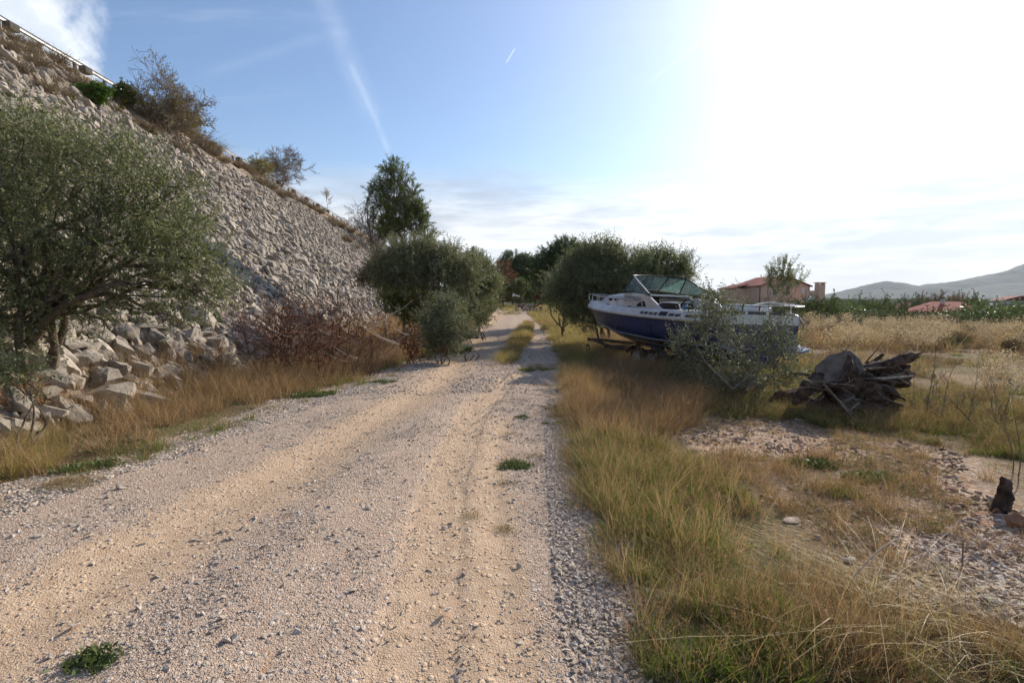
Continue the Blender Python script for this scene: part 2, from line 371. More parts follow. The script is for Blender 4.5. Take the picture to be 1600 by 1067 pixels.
attr(me,'soil',np.clip(soil,0,1)); attr(me,'far',sst(45,110,np.hypot(GX,GY)))
ob('ground',me,kind='structure')
# road sheet with ruts
TR1=lambda y: np.interp(y,[0,2,3.6,4.7,7,9.7,14,20,40,90],[-2.5,-2.45,-2.27,-2.06,-1.76,-1.35,-1.35,-1.35,-1.2,-1.6])
TR2=lambda y: np.interp(y,[0,2,4.4,7,9.7,14,18,40,90],[-.42,-.42,-.6,-.55,-.1,.75,.95,1.35,1.3])
ry=[-6.]
while ry[-1]<pl[-1][1]-.5: yy=ry[-1]; ry.append(yy+max(.028,.02*max(yy-1.2,0)*.75+.028 if yy>1.2 else .2))
ry=np.array(ry); u=np.linspace(0,1,190)
LE=left_edge(ry)[:,None]-.25+.16*(fbm(ry*1.1,ry*0,3,21)[:,None]-.5)*2; RE=right_edge(ry)[:,None]+.2+.14*(fbm(ry*1.3,ry*0+4,3,22)[:,None]-.5)*2
RX=LE+(RE-LE)*u[None]; RY=np.repeat(ry[:,None],len(u),1)
edge=np.minimum(sst(0,.07,u),1-sst(.93,1,u))[None]
d1=RX-TR1(RY); d2=RX-TR2(RY)
rut=-.034*np.exp(-(d1/.26)**2)-.030*np.exp(-(d2/.23)**2)-.018*np.exp(-((RX-TR2(RY)-.42)/.12)**2)*(RY<8)+.028*np.exp(-((RX-(TR1(RY)+TR2(RY))/2)/.3)**2)
tr=(np.abs(d2)<.16)*(RY<9)*(np.abs(((RY*7.5+np.abs(d2)*4)%1)-.5)*2-.5)*.013*sst(.3,.55,fbm(RX*1.2,RY*1.0,3,33))
tr=tr-.011*np.exp(-((np.abs(d2)-.17)/.02)**2)*(RY<12)
d3=RX-TR2(RY)-.42; tr=tr+(np.abs(d3)<.11)*(RY<6.5)*(np.abs(((RY*8.5-np.abs(d3)*4)%1)-.5)*2-.5)*.013
RZ=H(RX,RY)+.018*edge-.03*(1-edge)+rut*edge+tr*edge+edge*(.022*(fbm(RX*1.6,RY*1.6,3,41)-.5)+.010*(fbm(RX*9,RY*9,3,42)-.5))
me=grid_mesh('gravel_road',RX,RY,RZ,M['road'])
sand=np.clip(np.exp(-(d1/.55)**2)*1.05+np.exp(-(d2/.33)**2)*.8+np.exp(-((RX-TR2(RY)-.42)/.2)**2)*.9*(RY<7),0,1)*(1-.5*sst(9,16,RY)*(RX>0))
attr(me,'sand',sand*(.35+.65*edge)); attr(me,'verge',1-np.broadcast_to(np.minimum(sst(.0,.11,u),1-sst(.86,1,u))[None],RX.shape))
ob('gravel_road',me,kind='structure')
# embankment
ey=np.concatenate([np.arange(-30,80,.5),np.arange(80,262,3.)]); el=np.concatenate([np.arange(TOE-.8,TOE+16,.35),np.arange(TOE+16,60,1.5)])
EY,EL=np.meshgrid(ey,el,indexing='ij'); EZ=emb(EL,EY)+(.35*(fbm(EL*.45,EY*.45,4,50)-.5))*sst(TOE,TOE+2,EL)*(1-sst(TOE+13.5,TOE+14.5,EL))-.04
me=grid_mesh('embankment',-EL-.0625*EY,EY,EZ,M['embankment']); attr(me,'soil',sst(11.2,12.4,EZ+.8*(fbm(EL,EY*.5,3,51)-.5)))
EMB=ob('embankment',me,kind='structure')
# hills far right
def hill(name,y0,prof,depth,m,seed,amp):
    xs=np.array([p[0] for p in prof],float); zz=np.array([EYE+(468-p[1])/F*y0 for p in prof]); X=(xs-800)/F*y0
    gx=np.linspace(X[0],X[-1],420); gyy=np.linspace(-1,1,90); A,B=np.meshgrid(gx,gyy,indexing='xy')
    ridge=np.interp(A,X,zz)
    Z=(ridge+8)*np.clip(1-np.abs(B)**1.25,0,1)-8+amp*(fbm(A*.006,B*depth*.006,5,seed)-.5)*np.clip(1-np.abs(B),0,1)**.5*np.clip(np.abs(B)*4+.15,0,1)
    Z+=amp*.12*(fbm(A*.05,B*depth*.05,3,seed+3)-.5)
    return ob(name,grid_mesh(name,A,y0+B*depth,Z,m),kind='structure')
hill('hills',2600,[(1230,469),(1300,466),(1335,456),(1362,444),(1378,440),(1392,442),(1420,449),(1450,446),(1480,441),(1520,436),(1550,430),(1580,421),(1600,415),(1640,400),(1700,385),(1800,380),(2000,400),(2300,440),(2600,466)],700,M['hill'],60,60)
hill('hills',6000,[(1040,468.5),(1100,464),(1125,461),(1150,459),(1180,461),(1230,464),(1290,461),(1340,464),(1420,466),(1500,469)],900,M['hill'],70,60)
# ---------------------------------------------------------------- scatter (stuff) by geometry nodes
def scatter(name,pts,rot,scl,idx,protos,label,cat,parent=None,group=None):
    me=bpy.data.meshes.new(name); me.vertices.add(len(pts)); me.vertices.foreach_set('co',np.asarray(pts,np.float32).ravel())
    for nm,v,ty in (('rot',rot,'FLOAT_VECTOR'),('scl',scl,'FLOAT_VECTOR')):
        a=me.attributes.new(nm,ty,'POINT'); a.data.foreach_set('vector',np.asarray(v,np.float32).ravel())
    a=me.attributes.new('idx','INT','POINT'); a.data.foreach_set('value',np.asarray(idx,np.int32))
    col_=bpy.data.collections.new(name+'_kinds')
    for p in protos: col_.objects.link(p)
    g=bpy.data.node_groups.new(name,'GeometryNodeTree')
    g.interface.new_socket('Geometry',in_out='INPUT',socket_type='NodeSocketGeometry'); g.interface.new_socket('Geometry',in_out='OUTPUT',socket_type='NodeSocketGeometry')
    t=N(g); gi=t.new('NodeGroupInput'); go=t.new('NodeGroupOutput'); ip=t.new('GeometryNodeInstanceOnPoints'); ci=t.new('GeometryNodeCollectionInfo')
    ci.inputs['Collection'].default_value=col_; ci.inputs['Separate Children'].default_value=True; ci.inputs['Reset Children'].default_value=True
    def na(nm,ty):
        n=t.new('GeometryNodeInputNamedAttribute',data_type=ty); n.inputs['Name'].default_value=nm; return n.outputs[0]
    t.l.new(gi.outputs[0],ip.inputs['Points']); t.l.new(ci.outputs[0],ip.inputs['Instance']); ip.inputs['Pick Instance'].default_value=True
    t.l.new(na('idx','INT'),ip.inputs['Instance Index']); e=t.new('FunctionNodeEulerToRotation'); t.l.new(na('rot','FLOAT_VECTOR'),e.inputs[0])
    t.l.new(e.outputs[0],ip.inputs['Rotation']); t.l.new(na('scl','FLOAT_VECTOR'),ip.inputs['Scale']); t.l.new(ip.outputs[0],go.inputs[0])
    o=ob(name,me,parent,label=label,cat=cat,kind='stuff',group=group)
    mod=o.modifiers.new('scatter','NODES'); mod.node_group=g
    return o
def proto(name,me): return bpy.data.objects.new(name,me)
# ---------------------------------------------------------------- stones
def rock_mesh(name,m,npts=13,flat=.7,seed=0,detail=0,bevel=0):
    r=random.Random(seed); bm=bmesh.new()
    for i in range(npts):
        v=Vector((r.gauss(0,1),r.gauss(0,1),r.gauss(0,1))).normalized()*r.uniform(.82,1.05); bm.verts.new((v.x*.5,v.y*.5*r.uniform(.75,.9),v.z*.5*flat))
    bmesh.ops.convex_hull(bm,input=bm.verts)
    bmesh.ops.delete(bm,geom=[v for v in bm.verts if not v.link_faces],context='VERTS')
    if bevel: bmesh.ops.bevel(bm,geom=list(bm.edges),offset=bevel,segments=1,affect='EDGES',clamp_overlap=True)
    if detail:
        bmesh.ops.triangulate(bm,faces=bm.faces)
        bmesh.ops.subdivide_edges(bm,edges=bm.edges,cuts=detail,use_grid_fill=True)
        co=np.array([v.co[:] for v in bm.verts]); 
        n=(fbm(co[:,0]*4+seed*3.1,co[:,1]*4+co[:,2]*3.3,4,seed)-.5)*.13+(fbm(co[:,2]*11+seed,co[:,1]*11+co[:,0]*8,2,seed+5)-.5)*.04
        bm.normal_update()
        for v,q in zip(bm.verts,n): v.co+=v.normal*float(q)
    me=bpy.data.meshes.new(name); bm.to_mesh(me); bm.free(); me.materials.append(m)
    return me
rubble_me=[rock_mesh('stone',M['rubble'],random.Random(i).randint(12,19),random.Random(i).uniform(.5,.85),i) for i in range(16)]
boulder_me=[rock_mesh('stone',M['boulder'],random.Random(i).randint(12,16),random.Random(i).uniform(.6,.9),100+i,2) for i in range(12)]
gravel_me=[rock_mesh('pebble',M['gravel'],9,random.Random(i).uniform(.5,.8),200+i) for i in range(10)]
field_me=[rock_mesh('pebble',M['field_stone'],10,random.Random(i).uniform(.4,.7),300+i) for i in range(10)]
# rubble face: many stones, the largest in view are parts, the rest one stuff part
def emb_pt(l,y,lift=0.): return np.stack([-l-.0625*y,y,emb(l,y)+lift],-1)
def slope_rot(n):
    e=np.zeros((n,3)); e[:,0]=rng.normal(0,.5,n); e[:,1]=R(41)+rng.normal(0,.38,n); e[:,2]=rng.uniform(-.6,.6,n)+np.where(rng.random(n)<.3,1.2,0); return e
ys=[];ls=[];ss=[]
def layer(n,y0,y1,l0,l1,s0,s1,pw=1.):
    ys.append(rng.uniform(y0,y1,n)); ls.append(l0+(l1-l0)*rng.random(n)**pw); ss.append(s0+(s1-s0)*rng.random(n)**2.0)
layer(15000,3,30,TOE+.1,TOE+14.2,.10,.38); layer(12500,30,75,TOE+.1,TOE+13.8,.16,.46); layer(3500,75,150,TOE,TOE+11.6,.35,.7)
layer(9000,4,26,TOE+.1,TOE+12.6,.09,.2); layer(700,5,34,TOE+.5,TOE+12,.40,.66)
y_=np.concatenate(ys); l_=np.concatenate(ls); s_=np.concatenate(ss)
# vegetation and soil show through near the crest
keep=~((l_>TOE+11.8)&(fbm(l_*.5,y_*.35,3,61)>.50))&~(l_>TOE+13.6); y_,l_,s_=y_[keep],l_[keep],s_[keep]
P_=emb_pt(l_,y_); P_[:,2]+=.22*s_; n=len(P_)
S_=np.stack([s_*rng.uniform(.95,1.6,n),s_*rng.uniform(.75,1.1,n),s_*rng.uniform(.8,1.1,n)],-1); E_=slope_rot(n); I_=rng.integers(0,16,n)
appar=s_/np.linalg.norm(P_-np.array([0,0,EYE]),axis=1)
# project to know which stand in the frame
def project(P):
    c,s=math.cos(PITCH),math.sin(PITCH); x=P[...,0]; f=P[...,1]*c-(P[...,2]-EYE)*s; u=P[...,1]*s+(P[...,2]-EYE)*c
    return 800+F*x/f, 533.5-F*u/f, f
px_,py_,f_=project(P_); vis=(f_>1)&(px_>0)&(px_<720)&(py_>30)&(py_<640)&~((px_<330)&(py_>190)&(py_<500))
order=np.argsort(-appar*vis); top=order[:190]; rest=np.ones(n,bool); rest[top]=False
for i in top:
    o=ob('stone',rubble_me[I_[i]],EMB,tuple(P_[i]),tuple(E_[i])); o.scale=tuple(S_[i])
scatter('rubble_stones',P_[rest],E_[rest],S_[rest],I_[rest],[proto('stone_kind',m) for m in rubble_me],None,None,EMB)
# boulders along the toe
def boulders():
    k=0
    spots=[(255,545,.62),(290,565,.42),(75,600,.62),(185,590,.55),(130,575,.50),(30,575,.5),(20,545,.45),(60,560,.45),(110,545,.4),(322,570,.38),(345,545,.5),(380,545,.45),(405,535,.55),(440,525,.6),(430,495,.8),
     (395,500,.65),(360,565,.42),(375,585,.38),(150,555,.4),(220,560,.45),(238,590,.4),(400,560,.35),(480,560,.5),(520,560,.45),(455,560,.5),(425,575,.35),(640,520,.8),(622,500,.6),(655,505,.6),(668,515,.5),
     (585,480,.6),(605,470,.6),(740,478,.8),(752,480,.6),(730,484,.7),(762,478,.7),(350,505,.5),(312,500,.5),(270,505,.5),(300,530,.45),(235,520,.5),(200,530,.45),(550,540,.5),(565,520,.6),(150,520,.5),(95,525,.45)]
    for (x,y,s) in spots:
        h=hit(x,y,surf,140); sc=s*1.0
        o=ob('stone',boulder_me[k%12],EMB,(h[0],h[1],h[2]+.16*sc),(rng.normal(0,.25),rng.normal(.25,.25),rng.uniform(0,6.3)))
        o.scale=(sc*rng.uniform(1.1,1.45),sc*rng.uniform(.8,1.1),sc*rng.uniform(.9,1.15)); k+=1
    for j in range(64):
        y=rng.uniform(3.5,24); l=TOE-.25+rng.uniform(0,1.3)*1.0; sc=rng.uniform(.3,.68); p=emb_pt(np.array(l),np.array(y))
        p[2]=max(p[2],0)
        o=ob('stone',boulder_me[k%12],EMB,(p[0],p[1],p[2]+.1*sc),(rng.normal(0,.35),rng.normal(.25,.3),rng.uniform(0,6.3)))
        o.scale=(sc*rng.uniform(1.1,1.45),sc*rng.uniform(.8,1.1),sc*rng.uniform(.8,1.1)); k+=1
boulders()
# ---------------------------------------------------------------- gravel
def in_soil(x,y): return inside(soilP,x+1.1*(fbm(x*1.3,y*1.3,3,401)-.5),y+1.3*(fbm(x*1.3,y*1.3,3,402)-.5))
soilP2=np.array([[2.,3.2],[7.5,2.6],[7.5,8.],[2.,8.]])
def road_z(x,y):
    e=np.minimum(x-left_edge(y),right_edge(y)-x)
    return H(x,y)+np.where(e>.1,.016,.0)
def gravel(name,label,P,n,s0,s1,pw,protos,dens=None,zf=None,cat='gravel'):
    q=sample(P,n,dens)
    if P is soilP2: q=q[in_soil(q[:,0],q[:,1])]
    q=q; x,y=q[:,0],q[:,1]; n=len(x); s=s0+(s1-s0)*rng.random(n)**pw
    z=(zf or road_z)(x,y)+s*.12
    d1=x-TR1(y); d2=x-TR2(y); 
    if zf is None: z=z-.034*np.exp(-(d1/.26)**2)-.030*np.exp(-(d2/.23)**2)-.018*np.exp(-((x-TR2(y)-.42)/.12)**2)*(y<8)+.028*np.exp(-((x-(TR1(y)+TR2(y))/2)/.3)**2)+.022*(fbm(x*1.6,y*1.6,3,41)-.5)
    sc=np.stack([s*rng.uniform(.9,1.5,n),s*rng.uniform(.8,1.1,n),s*rng.uniform(.6,1.,n)],-1)
    E=np.stack([rng.normal(0,.3,n),rng.normal(0,.3,n),rng.uniform(0,6.3,n)],-1)
    scatter(name,np.stack([x,y,z],-1),E,sc,rng.integers(0,len(protos),n),[proto('pebble_kind',m) for m in protos],label,cat)
def sandk(x,y): return np.clip(np.exp(-((x-TR1(y))/.5)**2)+.85*np.exp(-((x-TR2(y))/.3)**2)+.8*np.exp(-((x-TR2(y)-.42)/.2)**2)*(y<7),0,1)
dn=lambda x,y: (1-.80*sandk(x,y))*(.25+.75*sst(.38,.62,fbm(x*1.3,y*1.3,3,71)))
roadnear=np.array([[left_edge(1.4),1.4]]+[[left_edge(t),t] for t in (2,3,4.2,5,6,7.5,9)]+[[right_edge(t)+.15,t] for t in (9,7.5,6,5,4,3,2,1.4)])
roadfar=np.array([[left_edge(t)-.1,t] for t in (8.5,10,12,15,20,26)]+[[right_edge(t)+.1,t] for t in (26,20,15,12,10,8.5)])
gravel('fine_gravel','fine pale gravel strewn over the near part of the sandy track',roadnear,115000,.005,.021,1.8,gravel_me,dn)
gravel('coarse_gravel','larger pale stones lying loose on the sandy track',roadnear,4800,.016,.055,2.6,gravel_me,dn)
gravel('distant_gravel','pale gravel farther along the sandy track',roadfar,26000,.018,.06,1.8,gravel_me,dn)
edgeR=np.array([[right_edge(t)-.42,t] for t in (1.3,2,3,4,5,6,8)]+[[right_edge(t)+.28,t] for t in (8,6,5,4,3,2,1.3)])
gravel('edge_gravel','coarse grey gravel banked along the right edge of the track',edgeR,16000,.012,.045,1.3,gravel_me,lambda x,y:.35+.65*sst(.35,.55,fbm(x*2,y*2,3,72)))
edgeL=np.array([[left_edge(t)-.15,t] for t in (2,3,4,5,6,8,10,13)]+[[left_edge(t)+.75,t] for t in (13,10,8,6,5,4,3,2)])
gravel('verge_gravel','coarse whitish gravel along the left edge of the track',edgeL,17000,.014,.05,1.5,gravel_me,lambda x,y:.3+.7*sst(.4,.6,fbm(x*2,y*2,3,73)))
gravel('field_gravel','reddish stones scattered over the bare clay on the right',soilP2,9500,.016,.08,2.6,field_me,lambda x,y:.12+.88*sst(.4,.65,fbm(x*1.6,y*1.6,3,74)),zf=H)
heapP=poly([(1440,850),(1500,820),(1640,800),(1700,1000),(1640,1000),(1480,960),(1380,930)])
gravel('stone_spread','grey and white stones spread at the lower right corner of the field',heapP,5200,.03,.085,1.4,gravel_me[:3]+field_me[:8],None,zf=lambda x,y:H(x,y)+.01)
bigst=[(560,905),(445,840),(430,975),(118,990),(365,1010),(300,915),(240,845),(540,770),(1040,790),(330,930),(190,768),(60,845),(905,1010),(700,960),(640,690),(725,1010)]
for i,(x,y) in enumerate(bigst[:14]):
    h=hit(x,y); s=(.05,.06,.075,.055,.08,.06,.05,.05,.10,.05,.08,.06,.06,.05)[i]
    o=ob('pebble',gravel_me[i%10],bpy.data.objects['gravel_road'],(h[0],h[1],h[2]+.02+s*.15),(rng.normal(0,.3),rng.normal(0,.3),rng.uniform(0,6))); o.scale=(s*1.3,s,s)
# ---------------------------------------------------------------- grass
def blades(n,h0,h1,w,spread,lean,curl,seeds=0,segs=3,flop=0):
    th=rng.uniform(0,6.283,n); r=spread*np.sqrt(rng.random(n)); b=np.stack([r*np.cos(th),r*np.sin(th),np.zeros(n)],-1)
    h=rng.uniform(h0,h1,n); a=rng.uniform(0,6.283,n); k=np.abs(rng.normal(0,lean,n))+r/spread*lean*.6
    out=np.stack([np.cos(a),np.sin(a),np.zeros(n)],-1)*.6+b/(spread+1e-6)*.6; out[:,2]=0
    t=np.linspace(0,1,segs+1)
    cz=curl*rng.uniform(.3,1.3,n)
    fl=(rng.random(n)<flop)*rng.uniform(.5,1.0,n)
    P=b[:,None]+out[:,None]*(h[:,None]*(k[:,None]*t+cz[:,None]*t**2))[...,None]
    P[...,2]=h[:,None]*(t-.35*np.minimum(cz[:,None]+fl[:,None]*1.6,2.)*t**2)
    side=np.stack([-out[:,1],out[:,0],np.zeros(n)],-1); rr=rng.uniform(0,6.283,n); side=unit(np.stack([np.cos(rr),np.sin(rr),rr*0],-1))
    wd=w*rng.uniform(.6,1.3,n)[:,None]*(1-t*.85)[None]
    L=P-side[:,None]*wd[...,None]; Q=P+side[:,None]*wd[...,None]
    V=np.stack([L,Q],2).reshape(-1,3); i=np.arange(n*(segs+1)*2).reshape(n,segs+1,2)
    Fc=np.stack([i[:,:-1,0],i[:,:-1,1],i[:,1:,1],i[:,1:,0]],-1).reshape(-1,4)
    out_=[(V,Fc)]
    if seeds:
        m=int(n*seeds); tip=P[:m,-1]; d=unit(P[:m,-1]-P[:m,-2]); K=7
        j=rng.random((m,K,1)); c=tip[:,None]-d[:,None]*j*(h[:m,None,None]*.28)+rng.normal(0,.010,(m,K,3))
        out_.append(leafquads(c.reshape(-1,3),unit(rng.normal(0,1,(m*K,3))+np.repeat(d,K,0)*1.2),.008+.008*rng.random(m*K),.0016+.0010*rng.random(m*K)))
    return out_
def leafquads(p,d,L,Wd,fold=0.):
    n=len(p); d=unit(d); s=unit(np.cross(d,rng.normal(0,1,(n,3)))); L=np.broadcast_to(L,(n,))[:,None]; Wd=np.broadcast_to(Wd,(n,))[:,None]
    mid=p+d*L*.5
    V=np.stack([p,mid+s*Wd,p+d*L,mid-s*Wd],1).reshape(-1,3); Fc=np.arange(n*4).reshape(n,4); return V,Fc
def clump_me(name,m,*a,**k): V,Fc=join_np(blades(*a,**k)); return mesh_np(name,V,Fc,m)
def mixed(name,parts):               # [(material, blades list)]
    allp=[];mi=[]
    for k,(m,bl) in enumerate(parts):
        for v,f in bl: allp.append((v,f)); mi.append(np.full(len(f),k))
    V,Fc=join_np(allp); me=mesh_np(name,V,Fc); 
    for m,_ in parts: me.materials.append(m)
    me.polygons.foreach_set('material_index',np.concatenate(mi).astype(np.int32)); return me
G={}
G['brown']=[mixed('grass_tuft',[(M['grass_brown'],blades(26,.14,.5,.0024,.12,.32,.3,.4)),(M['grass_dry'],blades(20,.12,.44,.0026,.12,.4,.4,.4)),(M['grass_straw'],blades(3,.2,.5,.002,.1,.5,.5,0)),(M['grass_brown'],blades(22,.04,.14,.0028,.13,.8,.6,0,flop=.6))]) for _ in range(5)]
G['mixed']=[mixed('grass_tuft',[(M['grass_brown'],blades(22,.10,.40,.0022,.14,.5,.4,.22,flop=.2)),(M['grass_dry'],blades(14,.10,.34,.0024,.14,.6,.5,.15,flop=.3)),(M['grass_green'],blades(24,.08,.27,.0030,.12,.45,.4)),(M['grass_straw'],blades(4,.15,.45,.002,.12,.8,.6,flop=.4)),(M['grass_brown'],blades(24,.03,.13,.0028,.15,.9,.6,0,flop=.6))]) for _ in range(5)]
G['green']=[mixed('grass_tuft',[(M['grass_green'],blades(60,.06,.20,.0030,.10,.4,.5)),(M['weed'],blades(24,.04,.13,.0045,.10,.5,.4)),(M['grass_dry'],blades(16,.1,.26,.0018,.1,.4,.4,.4))]) for _ in range(4)]
G['yellow']=[mixed('grass_tuft',[(M['grass_yellow'],blades(90,.2,.5,.0036,.10,.4,.5)),(M['grass_straw'],blades(30,.2,.5,.0030,.10,.45,.5)),(M['grass_green'],blades(30,.1,.3,.0035,.10,.4,.5))]) for _ in range(3)]
G['mat']=[mixed('grass_tuft',[(M['grass_straw'],blades(18,.06,.2,.0016,.14,.9,.8,flop=.8)),(M['grass_brown'],blades(34,.04,.16,.0016,.14,.8,.7,.3,flop=.6)),(M['grass_green'],blades(16,.03,.09,.0024,.12,.6,.5))]) for _ in range(4)]
G['low']=[mixed('grass_tuft',[(M['grass_green'],blades(26,.03,.13,.0035,.16,.6,.5)),(M['grass_brown'],blades(30,.03,.16,.0026,.17,.7,.5,.4,flop=.4)),(M['weed'],blades(10,.02,.07,.005,.14,.6,.4)),(M['grass_dry'],blades(10,.04,.2,.0024,.16,.6,.5,.5))]) for _ in range(5)]
G['tall']=[mixed('grass_tuft',[(M['grass_dry'],blades(9,.35,.72,.0022,.08,.3,.35,.8)),(M['grass_straw'],blades(5,.3,.65,.0024,.08,.5,.6,0))]) for _ in range(4)]
G['flop']=[mixed('grass_tuft',[(M['grass_straw'],blades(12,.3,.62,.0030,.12,1.1,1.1,0,4,flop=.9)),(M['grass_brown'],blades(10,.1,.3,.0022,.12,.9,.8,0,flop=.8))]) for _ in range(4)]
G['rust']=[mixed('grass_tuft',[(M['rust_leaf'],blades(40,.05,.22,.0035,.15,.6,.4,.9)),(M['grass_brown'],blades(20,.05,.2,.003,.15,.6,.4,.5))]) for _ in range(2)]
G['weed']=[mixed('weed_tuft',[(M['weed'],[leafquads(rng.normal(0,.045,(70,3))*[1,1,.25]+[0,0,.02],rng.normal(0,1,(70,3))*[1,1,.5]+[0,0,.5],.04,.009)]),(M['grass_green'],blades(20,.03,.08,.003,.07,.5,.4))]) for _ in range(3)]
def grass(name,label,P,n,kinds,s0=.8,s1=1.2,dens=None,zf=None,wide=1.,cat='grass'):
    d0=dens or (lambda x,y: x*0+1); open_=name in('clay_grass','track_weed')
    q=sample(P,n,(lambda x,y: d0(x,y)*(1 if open_ else (~in_soil(x,y))))); x,y=q[:,0],q[:,1]; n=len(x)
    if n==0: return
    z=(zf or H)(x,y)-.01; protos=[];pw=[]
    for k,wt in kinds.items():
        for m in G[k]: protos.append(m); pw.append(wt/len(G[k]))
    pw=np.array(pw)/sum(pw); s=rng.uniform(s0,s1,n)*(.7+.6*fbm(x*1.1,y*1.1,3,81))
    objs=[proto('tuft_kind',m) for m in protos]
    scatter(name,np.stack([x,y,z],-1),np.stack([rng.normal(0,.12,n),rng.normal(0,.12,n),rng.uniform(0,6.3,n)],-1),np.stack([s*wide,s*wide,s],-1),rng.choice(len(protos),n,p=pw),objs,label,cat)
clumpy=lambda f,lo,hi,sd: (lambda x,y: .04+.96*sst(lo,hi,fbm(x*f,y*f,4,sd)))
# left verge
yy=np.array([2.2,3,4,5,6,7,8,9,10,12,14,17,20,24,30,36])
vl=np.array([[left_edge(t)+.06,t] for t in yy]+[[-TOE-.0625*t-.6,t] for t in yy[::-1]])
grass('verge_grass','tall rust brown dry grass between the rubble toe and the left edge of the track',vl,3600,{'brown':6,'mixed':1,'tall':1},.6,1.25,lambda x,y:(.10+.90*sst(.33,.5,fbm(x*1.3,y*1.3,3,82)))*sst(-.1,.35,left_edge(y)-x),surf)
grass('verge_turf','low matted grass creeping over the left edge of the track',np.array([[left_edge(t)+.45,t] for t in yy]+[[left_edge(t)-.4,t] for t in yy[::-1]]),700,{'mat':3,'green':1},.6,1.,clumpy(1.6,.5,.62,83))
# yellow tuft at far left
yt=poly([(-30,750),(-30,700),(60,690),(130,700),(100,735),(40,765)])
grass('straw_tuft','yellow green tuft of coarse grass at the left edge of the picture',yt,12,{'yellow':1},.5,.8)
# track median
med=poly([(768,578),(790,545),(806,520),(822,503),(833,505),(829,530),(815,550),(800,572)])
grass('median_grass','strip of brown and yellow grass between the two wheel tracks',med,1100,{'brown':4,'mixed':3,'yellow':1.6,'mat':2},.35,.85,lambda x,y: .25+.75*sst(.38,.55,fbm(x*1.6,y*.9,3,187)))
grass('median_far','second grassy strip farther up between the wheel tracks',poly([(788,494),(782,484),(778,478),(800,478),(812,486),(812,494)]),300,{'mixed':3,'yellow':1,'green':1},.5,.8)
# right verge, far yellow
rv=poly([(832,482),(856,505),(874,545),(893,580),(960,590),(990,560),(940,520),(900,500),(870,480)])
grass('right_verge','yellow and green grass along the right verge in front of the boat bow',rv,1900,{'yellow':3.2,'brown':3,'green':2,'mixed':2},.4,1.,lambda x,y:.25+.75*sst(.4,.55,fbm(x*.6,y*.6,3,84)))
rb=poly([(886,585),(880,650),(910,690),(975,700),(1080,670),(1100,640),(1060,590),(960,575)])
grass('orange_grass','tall orange brown grass at the right track edge before the boat trailer',rb,900,{'brown':6,'mixed':1},.65,1.1,lambda x,y:.15+.85*sst(.4,.55,fbm(x*1.7,y*1.7,3,186)))
# shaded grass under the boat, bush and stump
sb=poly([(990,575),(1100,640),(1150,665),(1300,690),(1460,690),(1470,620),(1380,590),(1200,560)])
grass('shaded_grass','dark green and brown grass under the boat and round the uprooted stump',sb,1900,{'mixed':2,'green':4,'low':3},.6,1.0)
gb=poly([(1100,640),(1150,672),(1300,700),(1430,705),(1600,720),(1640,640),(1480,610),(1420,650),(1250,640)])
grass('green_verge','fresh green low grass in front of the stump and thin saplings',gb,1900,{'green':4,'mixed':1,'low':6,'rust':1},.4,.95,clumpy(1.,.35,.55,85))
# foreground patch at right
fp=poly([(900,700),(925,775),(960,880),(1000,980),(1020,1075),(1700,1075),(1640,1030),(1460,985),(1340,915),(1230,870),(1190,805),(1120,750),(1020,700),(960,680)])
grass('foreground_grass','rough brown and green grass filling the lower right foreground',fp,900,{'mixed':6,'brown':2.4,'mat':4,'green':1.5,'rust':1.6,'tall':.5,'flop':.35,'low':3},.22,.78,lambda x,y:(.01+.99*sst(.47,.55,.5*fbm(x*1.9,y*1.9,3,86)+.5*fbm(x*.8,y*.8,2,386)))*sst(.0,.35,x-right_edge(y)-.25+.9*(fbm(x*2,y*2,2,87)-.5)))
grass('foreground_stems','long dry stems rising singly over the foreground grass',fp,150,{'tall':1},.4,.8)
grass('foreground_turf','flattened dead thatch between the foreground tufts',fp,900,{'mat':3,'low':2},.5,.9,clumpy(1.2,.4,.55,388))
grass('fallen_straw','long pale straw stems fallen over the stones at the lower right',poly([(1340,900),(1450,880),(1640,900),(1700,1000),(1640,1075),(1450,1060),(1300,980)]),42,{'flop':1},.6,.95)
grass('foreground_green','green blades growing through the dry foreground grass',fp,520,{'green':1},.6,1.2,clumpy(1.1,.48,.6,87))
fe=poly([(870,640),(880,720),(905,800),(935,900),(975,1000),(990,1075),(1030,1075),(1000,960),(960,860),(925,760),(905,690)])
grass('edge_grass','sparse matted grass at the right edge of the gravel',fe,260,{'mat':4,'mixed':1},.5,.8,clumpy(2.,.45,.6,88))
grass('clay_grass','sparse dry tufts on the bare reddish clay',soilP,850,{'mat':4,'low':4,'brown':1.2},.3,.75,clumpy(1.2,.52,.66,89))
bg_=poly([(925,550),(960,600),(1110,615),(1110,560),(1040,548),(990,535),(940,525)])
grass('trailer_grass','tall shaded grass hiding the trailer beams under the boat bow',bg_,1400,{'brown':3,'mixed':3,'tall':1},.8,1.25)
